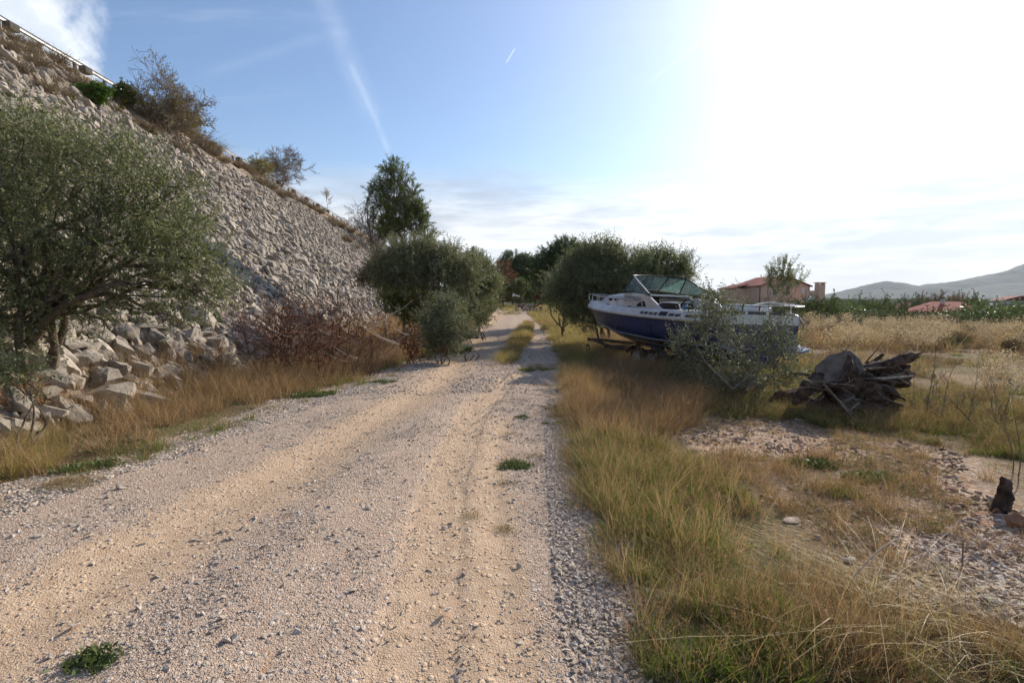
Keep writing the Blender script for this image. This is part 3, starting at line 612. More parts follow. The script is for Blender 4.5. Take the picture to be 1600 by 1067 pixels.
# wider field
fd=np.array([[4.8,8.6],[9,7.2],[16,8.],[60,28],[62,58],[30,52],[14,42],[6,24],[5,12]])
grass('field_grass','patchy brown, green and straw grass covering the open field at the right',fd,12000,{'low':8,'green':5,'rust':3},.5,1.0,clumpy(.45,.42,.56,90),wide=1.5)
grass('field_tall_grass','scattered taller brown grass clumps standing over the open field',fd,900,{'brown':3,'mixed':4,'rust':3},.5,.9,clumpy(.3,.48,.6,190),wide=1.3)
fn=np.array([[4.6,2.5],[8,2.],[11,6.5],[10,9],[7.2,7.4],[5.6,5.6]])
grass('corner_grass','thin grass at the right hand edge of the field',fn,900,{'mixed':2,'green':4,'mat':3,'low':3},.4,.8,clumpy(.9,.4,.6,91))
rw=np.array([[1.9,12],[2.2,30],[2.6,60],[9,60],[9,26],[5.2,17]])
grass('bank_grass','dry grass growing beneath the olives behind the boat',rw,3000,{'brown':2,'mixed':3,'yellow':1},.7,1.1)
lw=np.array([[-2.6,30],[-2.9,60],[-6,75],[-9,75],[-6.5,34]])
grass('far_verge_grass','brown grass on the left verge where the track bends away',lw,1500,{'brown':3,'yellow':1,'mixed':1},.7,1.1,zf=surf)
re_=np.array([[right_edge(t)-.15,t] for t in (8,10,13,17,22,30,42)]+[[right_edge(t)+.45,t] for t in (42,30,22,17,13,10,8)])
grass('right_edge_grass','ragged low tufts creeping over the far right edge of the track',re_,900,{'low':3,'mat':3,'yellow':1.5,'brown':2},.4,.9,clumpy(1.2,.42,.56,191))
# weeds on the track
k=0
for (x,y,nn,kd,sz) in [(110,760,30,'mat',.7),(130,735,40,'weed',1.),(200,705,60,'mat',.8),(185,700,40,'weed',1.),(150,1045,8,'weed',.7),(805,732,14,'weed',.8),(800,728,14,'mat',.5),(788,757,6,'mat',.45),(785,830,6,'mat',.45),
   (820,655,8,'weed',.6),(862,663,8,'weed',.6),(805,680,6,'mat',.4),(860,575,50,'mat',.6),(870,640,30,'weed',.6),(830,715,8,'mat',.5),(845,605,16,'mat',.5),(1268,728,16,'weed',1.1),(1355,750,18,'weed',1.1),(700,548,70,'weed',1.8),(690,552,60,'green',1.),(485,620,40,'weed',1.),(600,598,14,'weed',.8),(480,618,30,'mat',.7),(735,810,5,'mat',.4),(840,580,40,'green',.5),(1320,776,16,'green',.5)]:
    h=hit(x,y); r=.012*math.sqrt(nn)*1.7*(h[1]/6+.5); a=np.linspace(0,6.28,9)[:-1]; P=np.stack([h[0]+r*1.5*np.cos(a),h[1]+r*np.sin(a)],-1)
    lb={'weed':'small green weed','mat':'flat tuft of matted dry grass','green':'short green grass patch'}[kd]
    where=' on the left edge of the track' if x<520 else ' on the bare clay' if x>1000 else ' under the sapling at the bend' if x in(690,700) else ' on the gravel track'
    grass('track_weed',lb+where,P,nn,{kd:1},sz*.7,sz*1.1,cat='weed',zf=road_z); k+=1
# ---------------------------------------------------------------- trees and shrubs
def mark_stuff(o): o['kind']='stuff'; return o
def limb(p0,p1,r0,r1,K=7,bend=.12,up=.0):
    p0=np.array(p0,float);p1=np.array(p1,float); L=np.linalg.norm(p1-p0); t=np.linspace(0,1,K)[:,None]
    P=p0+(p1-p0)*t; off=rng.normal(0,1,3)*bend*L; off2=rng.normal(0,1,3)*bend*.5*L; off[2]=abs(off[2])*.3+up*L
    P=P+off*np.sin(np.pi*t)+off2*np.sin(2*np.pi*t); return P,np.linspace(r0,r1,K)
def crown(clumps,ntw,L,K,leafL,leafW,up=.4,outw=.8,rnd=.5,spread=1.,droop=0.,shell=.25):
    """twigs with leaves spread through a set of (centre,radius) clumps; returns leaf mesh data and twig tubes"""
    ex=[]
    for q in clumps:
        ex.append((q[0],q[1],q[2],q[3]*.88))
        for _ in range(3):
            d=unit(rng.normal(0,1,3)+[0,0,.3]); e=q[3]*rng.uniform(.8,1.0); ex.append((q[0]+d[0]*e,q[1]+d[1]*e,q[2]+d[2]*e*.9,q[3]*rng.uniform(.22,.42)))
    clumps=ex
    vol=np.array([c[3]**2.2 for c in clumps]); pick=rng.choice(len(clumps),ntw,p=vol/vol.sum()); c=np.array([q[:3] for q in clumps])[pick]; r=np.array([q[3] for q in clumps])[pick]
    d=unit(rng.normal(0,1,(ntw,3))); rad=(shell+(1-shell)*rng.random(ntw))**.6
    s=c+d*(r*rad*.92)[:,None]*np.array([1,1,.85]); dr=unit(d*outw+np.array([0,0,up])+rng.normal(0,rnd,(ntw,3)))
    l=L*rng.uniform(.5,1.35,ntw); t=np.linspace(0,1,K)
    P=s[:,None]+dr[:,None]*(l[:,None]*t)[...,None]; P[...,2]-=droop*(l[:,None]*t**2)
    w=rng.normal(0,.06,(ntw,1,3))*l[:,None,None]*np.sin(t*3.1)[None,:,None]; P=P+w
    tg=unit(np.gradient(P,axis=1)); per=unit(np.cross(tg,rng.normal(0,1,tg.shape)))
    A=[];B=[]
    for sg in (1,-1):
        A.append(P.reshape(-1,3)); B.append(unit(tg*.75+per*sg*spread+rng.normal(0,.15,tg.shape)).reshape(-1,3))
    p=np.concatenate(A); q=np.concatenate(B); n=len(p); lf=leafL*rng.uniform(.6,1.2,n)
    V,Fc=leafquads(p,q,lf,leafW*rng.uniform(.7,1.2,n)); return V,Fc,P
def needles(clumps,ntw,L,m,nl,nw,up=.5,outw=.8):
    """pine shoots: tufts of needles round short twigs"""
    vol=np.array([c[3]**2.2 for c in clumps]); pick=rng.choice(len(clumps),ntw,p=vol/vol.sum()); c=np.array([q[:3] for q in clumps])[pick]; r=np.array([q[3] for q in clumps])[pick]
    d=unit(rng.normal(0,1,(ntw,3))); s=c+d*(r*(.3+.7*rng.random(ntw))**.5)[:,None]*np.array([1,1,.75]); dr=unit(d*outw+[0,0,up]+rng.normal(0,.35,(ntw,3)))
    t=rng.random((ntw,m,1)); l=(L*rng.uniform(.6,1.3,ntw))[:,None,None]; p=s[:,None]+dr[:,None]*t*l
    q=unit(dr[:,None]*.9+rng.normal(0,.62,(ntw,m,3))); V,Fc=leafquads(p.reshape(-1,3),q.reshape(-1,3),nl*rng.uniform(.7,1.2,ntw*m),nw); 
    P=s[:,None]+dr[:,None]*(l*np.linspace(-.6,1,4)[None,:,None]); return V,Fc,P
def woody(base,clumps,r0,fork,trunks=1,K=8,bend=.12,subs=3,spreadb=.12):
    """trunk(s) from base to fork points, a limb into every clump and side limbs"""
    paths=[];rad=[]; base=np.array(base,float); forks=[]
    for i in range(trunks):
        f=np.array(fork if trunks==1 else [fork[0]+rng.normal(0,spreadb),fork[1]+rng.normal(0,spreadb),fork[2]*1.0],float)
        b=base+([0,0,0] if trunks==1 else [rng.normal(0,.05),rng.normal(0,.05),0]); P,q=limb(b-[0,0,.15],f,r0,r0*.72,K,.06); paths.append(P);rad.append(q);forks.append(P[-1])
    for c in clumps:
        f=forks[rng.integers(len(forks))]; cc=np.array(c[:3]); dist=np.linalg.norm(cc-f)+.01
        P,q=limb(f,cc,r0*.55,r0*.16,K,bend,.05); paths.append(P);rad.append(q)
        for j in range(subs):
            k=rng.integers(K//2,K-1); e=cc+unit(rng.normal(0,1,3))*c[3]*.8; P2,q2=limb(P[k],e,q[k]*.7,q[k]*.15+.002,K,.12,.03); paths.append(P2);rad.append(q2)
    return tubes(np.array(paths),np.array(rad),6)
def tree(name,label,cat,base,clumps,leafm,barkm,r0,fork,ntw,L,K,lw,up=.4,pine=None,trunks=1,subs=3,group=None,twigr=.003,bend=.12,tubeN=1500,spreadb=.12,**kw):
    base=np.array(base,float); rel=[(c[0]-base[0],c[1]-base[1],c[2]-base[2],c[3]) for c in clumps]; fork=np.array(fork,float)-base
    t=thing(name,label,cat,tuple(base),0,group)
    Vt,Ft=woody((0,0,0),rel,r0,fork,trunks,subs=subs,bend=bend,spreadb=spreadb)
    ob('trunk',mesh_np('trunk',Vt,Ft,M[barkm],True),t)
    if pine: V,Fc,P=needles(rel,ntw,L,K,lw[0],lw[1],up,**kw)
    else: V,Fc,P=crown(rel,ntw,L,K,lw[0],lw[1],up,**kw)
    mark_stuff(ob('crown',mesh_np('crown',V,Fc,M[leafm]),t))
    sel=P[:tubeN]; Vb,Fb=tubes(sel,np.broadcast_to(np.linspace(twigr,twigr*.4,sel.shape[1]),sel.shape[:2]),3)
    mark_stuff(ob('twigs',mesh_np('twigs',Vb,Fb,M[barkm]),t))
    return t
def cl(specs): return [(*at(x,y,Y),r) for (x,y,Y,r) in specs]
def gz(x,y,fn=surf): return float(fn(np.array(x),np.array(y)))
def base_at(px,Y,fn=surf): X=(px-800)/F*Y*1.0; return (X,Y,gz(X,Y,fn))
# big olive at the left
b=at(52,540,6.5); b[2]=gz(b[0],b[1])
C1=cl([(40,250,6.6,.62),(-60,300,6.5,.9),(110,235,6.7,.55),(170,290,6.6,.62),(235,320,6.7,.55),(90,330,6.3,.7),(-10,400,6.1,.8),(150,380,6.4,.6),(225,395,6.5,.55),(290,420,6.6,.42),(320,455,6.7,.3),(265,465,6.6,.38),
   (20,200,6.9,.42),(-120,450,6.,.9),(-20,490,5.9,.45),(205,255,6.9,.33),(70,420,6.6,.5),(10,330,7.2,.7),(250,370,7.,.5),(200,450,6.6,.3),(120,495,6.6,.26),(205,485,6.5,.26),(275,495,6.5,.24),(335,480,6.6,.22),(300,340,7.,.3),(345,430,6.8,.22),(60,515,6.5,.25),(15,520,6.4,.3),(-40,530,6.2,.35),(160,510,6.5,.18),(90,470,6.3,.28),(310,400,6.8,.3),(285,285,7.,.25)])
tree('olive_tree','large leafy olive tree growing from the rubble toe at the left edge','tree',b,C1,'olive','bark',.055,at(62,480,6.5),4300,.36,9,(.058,.0078),up=.55,twigr=.003,subs=4,trunks=3,tubeN=4300,shell=.1)
# boughs seen against the rubble
t=bpy.data.objects['olive_tree']; A=[at(48,520,6.4),at(70,470,6.3),at(112,412,6.3),at(150,372,6.3),at(158,330,6.3)]; B=[at(45,540,6.45),at(68,500,6.3),at(120,470,6.3),at(165,450,6.3),at(205,440,6.3)]
def smooth_path(pts,n): pts=np.array(pts); u=np.linspace(0,len(pts)-1,n); return np.stack([np.interp(u,range(len(pts)),pts[:,i]) for i in range(3)],-1)+rng.normal(0,.012,(n,3))
for q in (A,B):
    V,Fc=tubes(np.array([smooth_path(q,10)])-np.array(b),np.array([np.linspace(.062,.022,10)]),8); ob('bough',mesh_np('bough',V,Fc,M['bark'],True),t)
# small olive shoots low at the left edge
def shrub(name,label,cat,px,Y,spec,leafm,barkm,ntw,L,K,lw,r0=.02,up=.7,group=None,fn=surf,trunks=4,pine=None,**kw):
    bx=base_at(px,Y,fn); cs=cl(spec); f=(bx[0],bx[1],bx[2]+.25*(np.mean([c[2] for c in cs])-bx[2])); return tree(name,label,cat,bx,cs,leafm,barkm,r0,f,ntw,L,K,lw,up,pine,trunks,group=group,**kw)
shrub('olive_shoot','low leafy shoots among the boulders under the big left olive','shrub',20,5.2,[(10,590,5.2,.22),(50,585,5.3,.16),(-20,570,5.2,.2)],'olive','bark',130,.22,7,(.045,.008))
# olive over the path, mid left
shrub('olive_tree','rounded olive tree with forked trunk leaning over the bend of the track','tree',678,15.5,[(615,415,15.5,.5),(648,408,15.8,.6),(685,412,15.8,.6),(718,425,15.6,.42),(640,435,15.2,.55),(602,440,15.3,.38),(690,440,15.4,.55),(730,445,15.4,.4),(705,402,16.2,.3),(660,390,15.9,.32),(705,462,15.5,.25),(630,395,15.9,.28),(738,425,15.6,.2),(595,418,15.4,.2),(715,408,16,.2)],
  'olive_dark','bark',2500,.45,8,(.08,.013),r0=.05,trunks=2,up=.6,tubeN=3000,twigr=.004)
shrub('olive_tree','smaller olive tree behind the rounded one beside the track bend','tree',745,21,[(745,432,21,.6),(735,455,21,.7),(765,458,21.5,.4),(720,462,21,.5),(757,443,21,.5),(732,425,21,.35),(752,418,21,.25),(770,445,21,.25)],'olive_dark','bark',1300,.5,8,(.10,.017),r0=.05,trunks=2,tubeN=800,twigr=.005)
shrub('olive_sapling','dense small holm oak like sapling at the foot of the rounded olive','shrub',690,12.6,[(690,540,12.6,.28),(706,550,12.5,.22),(675,545,12.6,.2),(690,505,12.6,.38),(698,480,12.6,.3),(682,525,12.6,.34),(712,515,12.5,.28),(700,535,12.5,.26),(668,500,12.8,.2)],'laurel','bark',1100,.3,8,(.045,.012),up=.9,tubeN=600)
shrub('dark_shrub','little dark prostrate shrub beside the track below the sapling','shrub',733,13.3,[(728,528,13.3,.13),(737,520,13.3,.12),(715,535,13.2,.12)],'laurel','bark',160,.2,6,(.04,.01),up=.5)
for lb,px,Yb,sp_,kd in (('dark undergrowth filling the gap under the rounded olive',640,16.5,[(628,478,16.5,.5),(650,470,16.6,.5),(668,480,16.4,.45),(610,465,16.8,.4),(645,500,16.,.35)],'scrub'),
    ('leafy undergrowth below the smaller olive at the track side',755,20.,[(745,485,20,.45),(762,480,20.5,.45),(728,490,19.5,.45),(752,500,19,.3),(712,492,18,.4)],'olive_dark'),
    ('brownish bush between the rounded olive and the tall pine',600,19.,[(590,425,19.,.5),(572,438,19,.4),(604,440,18.8,.5)],'brown_scrub')):
    shrub('undergrowth_shrub',lb,'shrub',px,Yb,sp_,kd,'bark',800,.35,7,(.075,.016),tubeN=500)
# pines
def pine_tree(label,px,Y,spec,leafm,ntw=900,nl=.13,nw=.006,cat='tree',r0=.12,group=None,L=.3,m=26,**kw):
    return shrub('pine_tree',label,cat,px,Y,spec,leafm,'bark',ntw,L,m,(nl,nw),r0=r0,pine=True,trunks=1,group=group,twigr=.012,tubeN=ntw,**kw)
Yp=21.
pine_tree('tall slender pine rising above the rubble slope left of the track',628,Yp,[(612,278,Yp,.34),(596,292,Yp,.3),(630,282,Yp,.3),(615,302,Yp,.48),(640,322,Yp,.42),(590,318,Yp,.32),(655,328,Yp,.28),(620,335,Yp,.55),(606,264,Yp,.2),(645,352,Yp,.5),(667,368,Yp,.28),(584,338,Yp,.25),(644,300,Yp,.25),(630,262,Yp,.16),(615,258,Yp,.16),(580,300,Yp,.16),(662,345,Yp,.2),(610,360,Yp,.5),(672,388,Yp,.25)],'pine',950,.15,.009,r0=.08)
pine_tree('pale green pine in the middle of the left roadside row',748,38,[(742,420,38,1.2),(735,440,38,1.3),(758,440,38,1.1),(742,402,38,.6),(765,455,38,.9),(750,460,38,1.2)],'pine_light',1300,.24,.017,L=.4,m=20)
pine_tree('bushy pine at the left of the track end',786,56,[(786,425,56,1.3),(780,440,56,1.5),(792,445,56,1.6),(785,458,56,1.5)],'rust_leaf',420,.3,.022,L=.5,m=18)
pine_tree('tall dark pine closing the end of the track',800,62,[(800,412,62,1.6),(792,418,62,1.2),(808,425,62,1.8),(800,440,62,2.),(800,403,62,.7),(795,455,62,1.6)],'pine_dark',1000,.32,.024,L=.5,m=20)
pine_tree('dark pine with rounded top right of the track end',822,60,[(820,415,60,1.4),(826,425,60,1.5),(822,440,60,1.8),(830,452,60,1.2),(818,407,60,.7),(812,448,60,1.2)],'pine_dark',1000,.32,.024,L=.5,m=20)
pine_tree('small bright green pine in front of the dark pines',812,52,[(812,452,52,.9),(814,446,52,.6),(808,458,52,.7)],'pine_light',220,.28,.022,L=.4,m=18)
Yq=27
pine_tree('dark spreading pine right of the track before the big olive',880,Yq,[(885,400,Yq,1.0),(868,412,Yq,.9),(895,415,Yq,1.1),(855,425,Yq,.8),(878,430,Yq,1.2),(860,445,Yq,.9),(845,440,Yq+4,.5),(885,388,Yq,.4),(850,412,Yq,.5),(900,440,Yq,1.1),(875,455,Yq,.9)],'pine_dark',1900,.19,.013,L=.35)
# olives behind the boat
shrub('olive_tree','broad tall olive tree standing directly behind the boat windshield','tree',945,18.5,[(925,412,18.5,.6),(950,405,18.5,.55),(905,415,18.5,.5),(930,440,18.2,.8),(968,420,18.3,.6),(900,445,18.3,.6),(885,465,18.3,.5),(992,420,18.4,.42),(950,455,18.,.8),(915,470,18.,.6),(990,445,18.,.6),(938,391,18.6,.3),(915,396,18.6,.28),(905,495,17.8,.35),(925,505,17.8,.35),(962,398,18.6,.28),(1000,405,18.4,.22),(885,425,18.5,.35),(875,450,18.2,.3)],
  'olive_dark','bark',4200,.5,8,(.095,.015),r0=.08,trunks=3,up=.6,tubeN=2600,twigr=.004)
shrub('olive_tree','paler olive tree reaching right behind the boat windshield','tree',1030,17.2,[(1012,420,17.2,.45),(1040,415,17.2,.45),(1063,420,17,.35),(1020,440,17,.65),(1050,440,17,.5),(1076,428,16.8,.22),(1000,450,17,.6),(1040,460,17,.6),(1030,402,17.3,.25),(1055,404,17.2,.22),(1015,405,17.3,.22),(1072,412,17,.18)],
  'olive','bark_light',1900,.45,8,(.085,.014),r0=.06,trunks=2,up=.6,tubeN=1500,twigr=.004)
shrub('olive_tree','grey green olive bush with trailing boughs below the dark pine','tree',880,21,[(872,450,21,.6),(885,440,21,.6),(870,470,20.6,.5),(890,475,20.6,.6),(900,485,20,.5)],'olive_dark','bark',900,.5,8,(.11,.018),r0=.06,trunks=2,tubeN=400)
# unruly olive suckers round the stern
YS=8.9
shrub('olive_bush','tangled olive suckers growing up round the stern of the boat','shrub',1165,8.6,[(1118,476,YS-.2,.26),(1100,492,YS-.1,.2),(1135,492,YS-.2,.24),(1130,500,YS-.2,.26),(1110,515,YS-.1,.26),(1085,530,YS,.24),(1060,545,YS+.1,.24),(1140,535,YS-.3,.30),(1175,545,YS-.4,.30),(1205,540,YS-.4,.26),(1228,560,YS-.5,.22),(1100,565,YS-.2,.32),(1150,575,YS-.4,.34),(1190,585,YS-.5,.32),(1225,590,YS-.6,.22),(1070,575,YS,.26),(1120,600,YS-.4,.26),(1170,610,YS-.5,.26),(1225,525,YS-.3,.16),(1235,545,YS-.4,.22),(1210,520,YS-.3,.18),(1240,575,YS-.6,.2),(1190,520,YS-.3,.16),(1250,600,YS-.7,.18),(1095,495,YS,.14)],
  'laurel','bark_light',780,.30,7,(.048,.0105),r0=.02,trunks=7,up=.8,subs=2,tubeN=1050,spreadb=.35,twigr=.0025)
shrub('olive_sucker','single tall leafy olive shoot standing behind the boat stern rail','shrub',1212,8.5,[(1222,430,8.5,.16),(1212,448,8.5,.15),(1236,445,8.5,.16),(1218,462,8.5,.14),(1228,415,8.5,.10),(1205,435,8.5,.1),(1240,428,8.5,.08)],'olive','bark_light',120,.2,9,(.045,.008),r0=.012,trunks=1,up=1.3,rnd=.25,tubeN=120)
# low dark shrubs under boat
shrub('low_bush','dark low bush in the shade between the boat trailer and the track','shrub',1040,8.7,[(1010,615,8.9,.16),(1050,620,8.7,.2),(1085,625,8.5,.2),(1120,630,8.4,.2),(1070,605,9.,.2),(1000,600,9.3,.12)],'laurel','bark',240,.25,7,(.04,.009),up=.5)
# bare trees
def bare(base,height,r0,n0=9,depth=4,spread=.7,K=6,up=.5,n=3):
    paths=[];rads=[]
    def go(p,d,L,r,lv):
        P=[np.array(p,float)]; dd=d.copy()
        for k in range(K-1):
            dd=dd+rng.normal(0,.16,3)+np.array([0,0,.05*up]); dd/=np.linalg.norm(dd); P.append(P[-1]+dd*L/(K-1))
        paths.append(P); rads.append(np.linspace(r,r*.45,K))
        if lv>=depth: return
        for j in range(n+(lv>0)):
            k=rng.integers(2,K) if j else K-1; q=unit(dd+rng.normal(0,spread,3)+np.array([0,0,up*.3])); go(P[k],q,L*rng.uniform(.55,.8),r*.52,lv+1)
    for i in range(n0):
        a=rng.uniform(0,6.28); s=rng.uniform(.1,spread); d=unit(np.array([math.cos(a)*s,math.sin(a)*s,1.])); go(np.array(base)+[rng.normal(0,.06),rng.normal(0,.06),-.1],d,height*rng.uniform(.3,.42),r0*rng.uniform(.6,1),0)
    return np.array(paths),np.array(rads)
def bare_tree(name,label,cat,base,height,r0,bm,n0=5,depth=4,spread=.6,up=.5,leaf=None,nleaf=0,ll=(.05,.012),n=3):
    t=thing(name,label,cat,tuple(base)); P,r=bare((0,0,0),height,r0,n0,depth,spread,up=up,n=n)
    V,Fc=tubes(P,np.maximum(r,.0022+.00022*base[1]),4); ob('branches',mesh_np('branches',V,Fc,M[bm]),t)
    if leaf:
        tips=P[len(P)//4:]; k=rng.integers(0,len(tips),nleaf); p=tips[k,rng.integers(1,P.shape[1],nleaf)]+rng.normal(0,.06,(nleaf,3)); V,Fc=leafquads(p,rng.normal(0,1,(nleaf,3)),ll[0]*rng.uniform(.6,1.2,nleaf),ll[1])
        mark_stuff(ob('crown',mesh_np('crown',V,Fc,M[leaf]),t))
    return t
def on_emb(px,py):
    for d in range(0,40,2):
        h=hit(px,py+d,surf,200)
        if h[1]<150: return h
    return h
bt=on_emb(262,215); bare_tree('thorny_tree','spreading half bare tree with yellowing leaves on the upper rubble slope','tree',bt,4.4,.055,'twig',15,4,.95,.35,'yellow_leaf',6500,(.10,.028))
bt=on_emb(440,290); bare_tree('bare_tree','leafless rounded tree on the crest of the rubble slope','tree',bt,4.9,.05,'twig',8,4,.85,.4,'scrub_olive',500,(.10,.03))
bt=on_emb(511,334); bare_tree('bare_sapling','thin bare sapling standing alone on the slope crest','sapling',bt,3.6,.03,'twig_pale',1,3,.4,.9,n=4)
bt=on_emb(588,402); bare_tree('bare_tree','leafless brown tree tangled against the left side of the tall pine','tree',bt,bt[1]*.125,.07,'twig',9,4,.8,.5,'brown_scrub',900,(.08,.03))
bt=at(640,430,20.); bt[2]=max(bt[2]-.3,gz(bt[0],20.)); bare_tree('bare_tree','leafless brown tree in front of the tall pine crown','tree',bt,1.9,.035,'twig',7,4,.7,.4,'brown_scrub',500,(.08,.03))
# green round bush and dry bushes on the slope
bp=on_emb(140,165)
def slope_bush(name,label,px,py,rr,leafm,n,ll,group=None,cat='shrub',up=.7,tw=.25,K=7,flat=.6):
    h=on_emb(px,py); d=np.linalg.norm(h-np.array([0,0,EYE])); r=rr*d/F; cs=[(h[0]+rng.normal(0,.35*r),h[1]+rng.normal(0,.35*r),h[2]+r*flat*rng.uniform(.4,1.),r*rng.uniform(.5,.75)) for _ in range(6)]
    return tree(name,label,cat,(h[0],h[1],h[2]-.05),cs,leafm,'twig',.02,(h[0],h[1],h[2]+.1),n,tw*r,K,ll,up,trunks=3,subs=2,group=group,tubeN=n//2,twigr=.003)
slope_bush('round_bush','bright green rounded bush high on the rubble slope',139,160,18,'bright_green',900,(.10,.03))
slope_bush('green_shrub','olive green low shrub left of the half bare slope tree',190,165,20,'scrub',420,(.10,.03)); slope_bush('yellow_bush','yellow leaved bush under the half bare slope tree',290,208,24,'yellow_leaf',520,(.10,.025))
slope_bush('yellow_bush','small yellow brown bush at the foot of the leafless crest tree',408,275,20,'yellow_leaf',340,(.12,.03))
# dry brush tufts along the crest
BR=[]
for i in range(3):
    parts=blades(420,.25,.62,.006,.26,.5,.35,.0); V,Fc=join_np(parts); V2,F2=leafquads(rng.normal(0,.2,(260,3))*[1,1,.5]+[0,0,.25],rng.normal(0,1,(260,3)),.05,.011); V,Fc=join_np([(V,Fc),(V2,F2)]); BR.append(mesh_np('brush',V,Fc,M['brush' if i<2 else 'brown_scrub']))
spots=[(45,82),(60,100),(85,125),(30,110),(70,140),(100,150),(15,75),(120,130),(180,172),(205,190),(235,205),(225,200),(270,225),(285,235),(310,225),(330,238),(350,250),(370,258),(385,262),(335,230),(300,212),(395,270),(420,292),(435,305),(450,305),(470,315),(485,322),(498,330),(515,345),(530,352),(545,360),(560,366),(575,376),(250,195),(160,160),(90,95),(405,285),(520,350),(540,375),(555,385),(585,395),(600,405),(50,70),(75,88),(110,112),(20,62)]
for i,(x,y) in enumerate(spots):
    h=on_emb(x,y+4); s=.8*(1+.8*(h[1]>30))*rng.uniform(.7,1.35); s=min(s,1.8)
    o=ob('brush_tuft',BR[i%3],None,tuple(h),(0,0,rng.uniform(0,6)),'tuft of dry grey brown brush growing near the crest of the rubble slope','shrub',None,'dry brush tufts along the slope crest'); o.scale=(s*1.5,s*1.5,s)
cr=np.array([[-(TOE+12.2)-.0625*t,t] for t in (16,24,35,50,70,100)]+[[-(TOE+14.6)-.0625*t,t] for t in (100,70,50,35,24,16)])
grass('crest_grass','dry brown grass fringe along the crest of the rubble slope',cr,1800,{'brown':2,'mat':3},.45,.85,clumpy(.4,.38,.55,95),zf=surf,wide=1.4)
# red twiggy bush on the toe
bx=at(520,560,10.6); t=thing('red_twig_bush','wide tangle of bare red brown twigs sprawling before the rubble toe','shrub',(bx[0],bx[1],gz(bx[0],bx[1])))
P=[];r=[]
for k in range(13):
    o_=np.array([rng.uniform(-1.2,1.45),rng.uniform(-.6,.35),0]); o_[2]=max(gz(bx[0]+o_[0],bx[1]+o_[1])-t.location.z,0)
    p,q=bare(o_,rng.uniform(1.6,2.9),.012,6,2,.65,K=6,up=.5,n=3); P.append(p); r.append(q)
P=np.concatenate(P); r=np.concatenate(r); V,Fc=tubes(P,np.maximum(r,.0042),3); ob('branches',mesh_np('branches',V,Fc,M['twig_red']),t)
tips=P[:,-1]; V,Fc=leafquads(np.repeat(tips,2,0)+rng.normal(0,.05,(len(tips)*2,3)),rng.normal(0,1,(len(tips)*2,3)),.05,.014); mark_stuff(ob('dead_leaves',mesh_np('dead_leaves',V,Fc,M['rust_leaf']),t))
PL=[];RLL=[]
for k in range(26):
    o_=np.array([rng.uniform(-1.5,1.7),rng.uniform(-1.,.0),rng.uniform(.2,1.3)]); a=rng.normal(0,.8); l=rng.uniform(.3,.8); tt=np.linspace(0,1,6)[:,None]; d=np.array([math.cos(a)*rng.choice([-1,1]),-.2,.2]); PL.append(o_+d*l*tt+np.array([0,0,.35*l])*tt**2); RLL.append(np.linspace(.007,.003,6))
V,Fc=tubes(np.array(PL),np.array(RLL),4); mark_stuff(ob('pale_branches',mesh_np('pale_branches',V,Fc,M['twig_pale']),t))
bx=at(640,480,12.5); bare_tree('red_leaf_bush','bush with dry pinkish leaves beside the pale boulders','shrub',(bx[0],12.5,gz(bx[0],12.5)),1.6,.012,'twig_red',8,2,.7,.4,'rust_leaf',420,(.075,.028))
# ---------------------------------------------------------------- boat
M['gel_white']=simple('white_gelcoat',(.60,.585,.56),.38,spec=.5,var=.13,sc=3)
def bluef(t):
    p=tex(t); n=t.noise(p,2.2,6,.65); n2=t.noise(p,9,5,.6); c=t.mix(t.ramp(n,.35,.65),rgb(.011,.019,.074),rgb(.019,.033,.112)); c=t.mix(t.ramp(n2,.55,.8,0,.35),c,rgb(.10,.11,.14))
    return pbr(t,c,t.ramp(n,.3,.7,.22,.42),0,t.bump(n2,.04,.01),.5)
M['gel_blue']=mat('blue_hull',bluef)
M['light_blue']=simple('pale_blue_strake',(.26,.33,.48),.4,spec=.4)
M['interior']=simple('dirty_vinyl',(.46,.42,.38),.6,var=.2,sc=6)
M['dark_panel']=simple('dark_panel',(.022,.02,.02),.45)
M['black_trim']=simple('black_aluminium_trim',(.02,.02,.022),.35,var=.1)
M['decal']=simple('charcoal_decal',(.055,.055,.065),.4,var=.2)
M['steel']=simple('weathered_rail',(.62,.62,.61),.3,.55,.5,var=.1)
M['wood_deck']=simple('beige_sole',(.45,.35,.26),.8,var=.2)
M['rubber']=simple('tyre_rubber',(.022,.02,.019),.85,var=.3)
M['rim']=simple('silver_wheel_rim',(.42,.42,.41),.45,.4,var=.2)
M['galv']=simple('galvanised_frame',(.085,.075,.065),.75,.2,var=.4)
M['rust']=simple('rusty_steel',(.17,.075,.04),.85,var=.35)
def glassf(t):
    g=t.new('ShaderNodeBsdfPrincipled'); t.put(g.inputs['Base Color'],rgb(.55,.80,.76)); g.inputs['Roughness'].default_value=.08; g.inputs['Transmission Weight'].default_value=1.; g.inputs['IOR'].default_value=1.05
    tr=t.new('ShaderNodeBsdfTransparent'); t.put(tr.inputs[0],rgb(.84,.95,.93)); gl=t.new('ShaderNodeBsdfGlossy'); gl.inputs['Roughness'].default_value=.12
    fr=t.new('ShaderNodeFresnel'); fr.inputs[0].default_value=1.5; di=t.new('ShaderNodeBsdfDiffuse'); t.put(di.inputs[0],rgb(.46,.64,.60))
    m1=t.new('ShaderNodeMixShader'); t.put(m1.inputs[0],t.ramp(t.noise(tex(t),5.,4,.6),.3,.75,.22,.5)); t.l.new(tr.outputs[0],m1.inputs[1]); t.l.new(di.outputs[0],m1.inputs[2])  # patchy pale diffuse share imitates sky reflections on the panes
    m2=t.new('ShaderNodeMixShader'); t.l.new(fr.outputs[0],m2.inputs[0]); t.l.new(m1.outputs[0],m2.inputs[1]); t.l.new(gl.outputs[0],m2.inputs[2]); t.n.remove(g); return m2.outputs[0]
M['glass']=mat('green_tinted_glass',glassf)
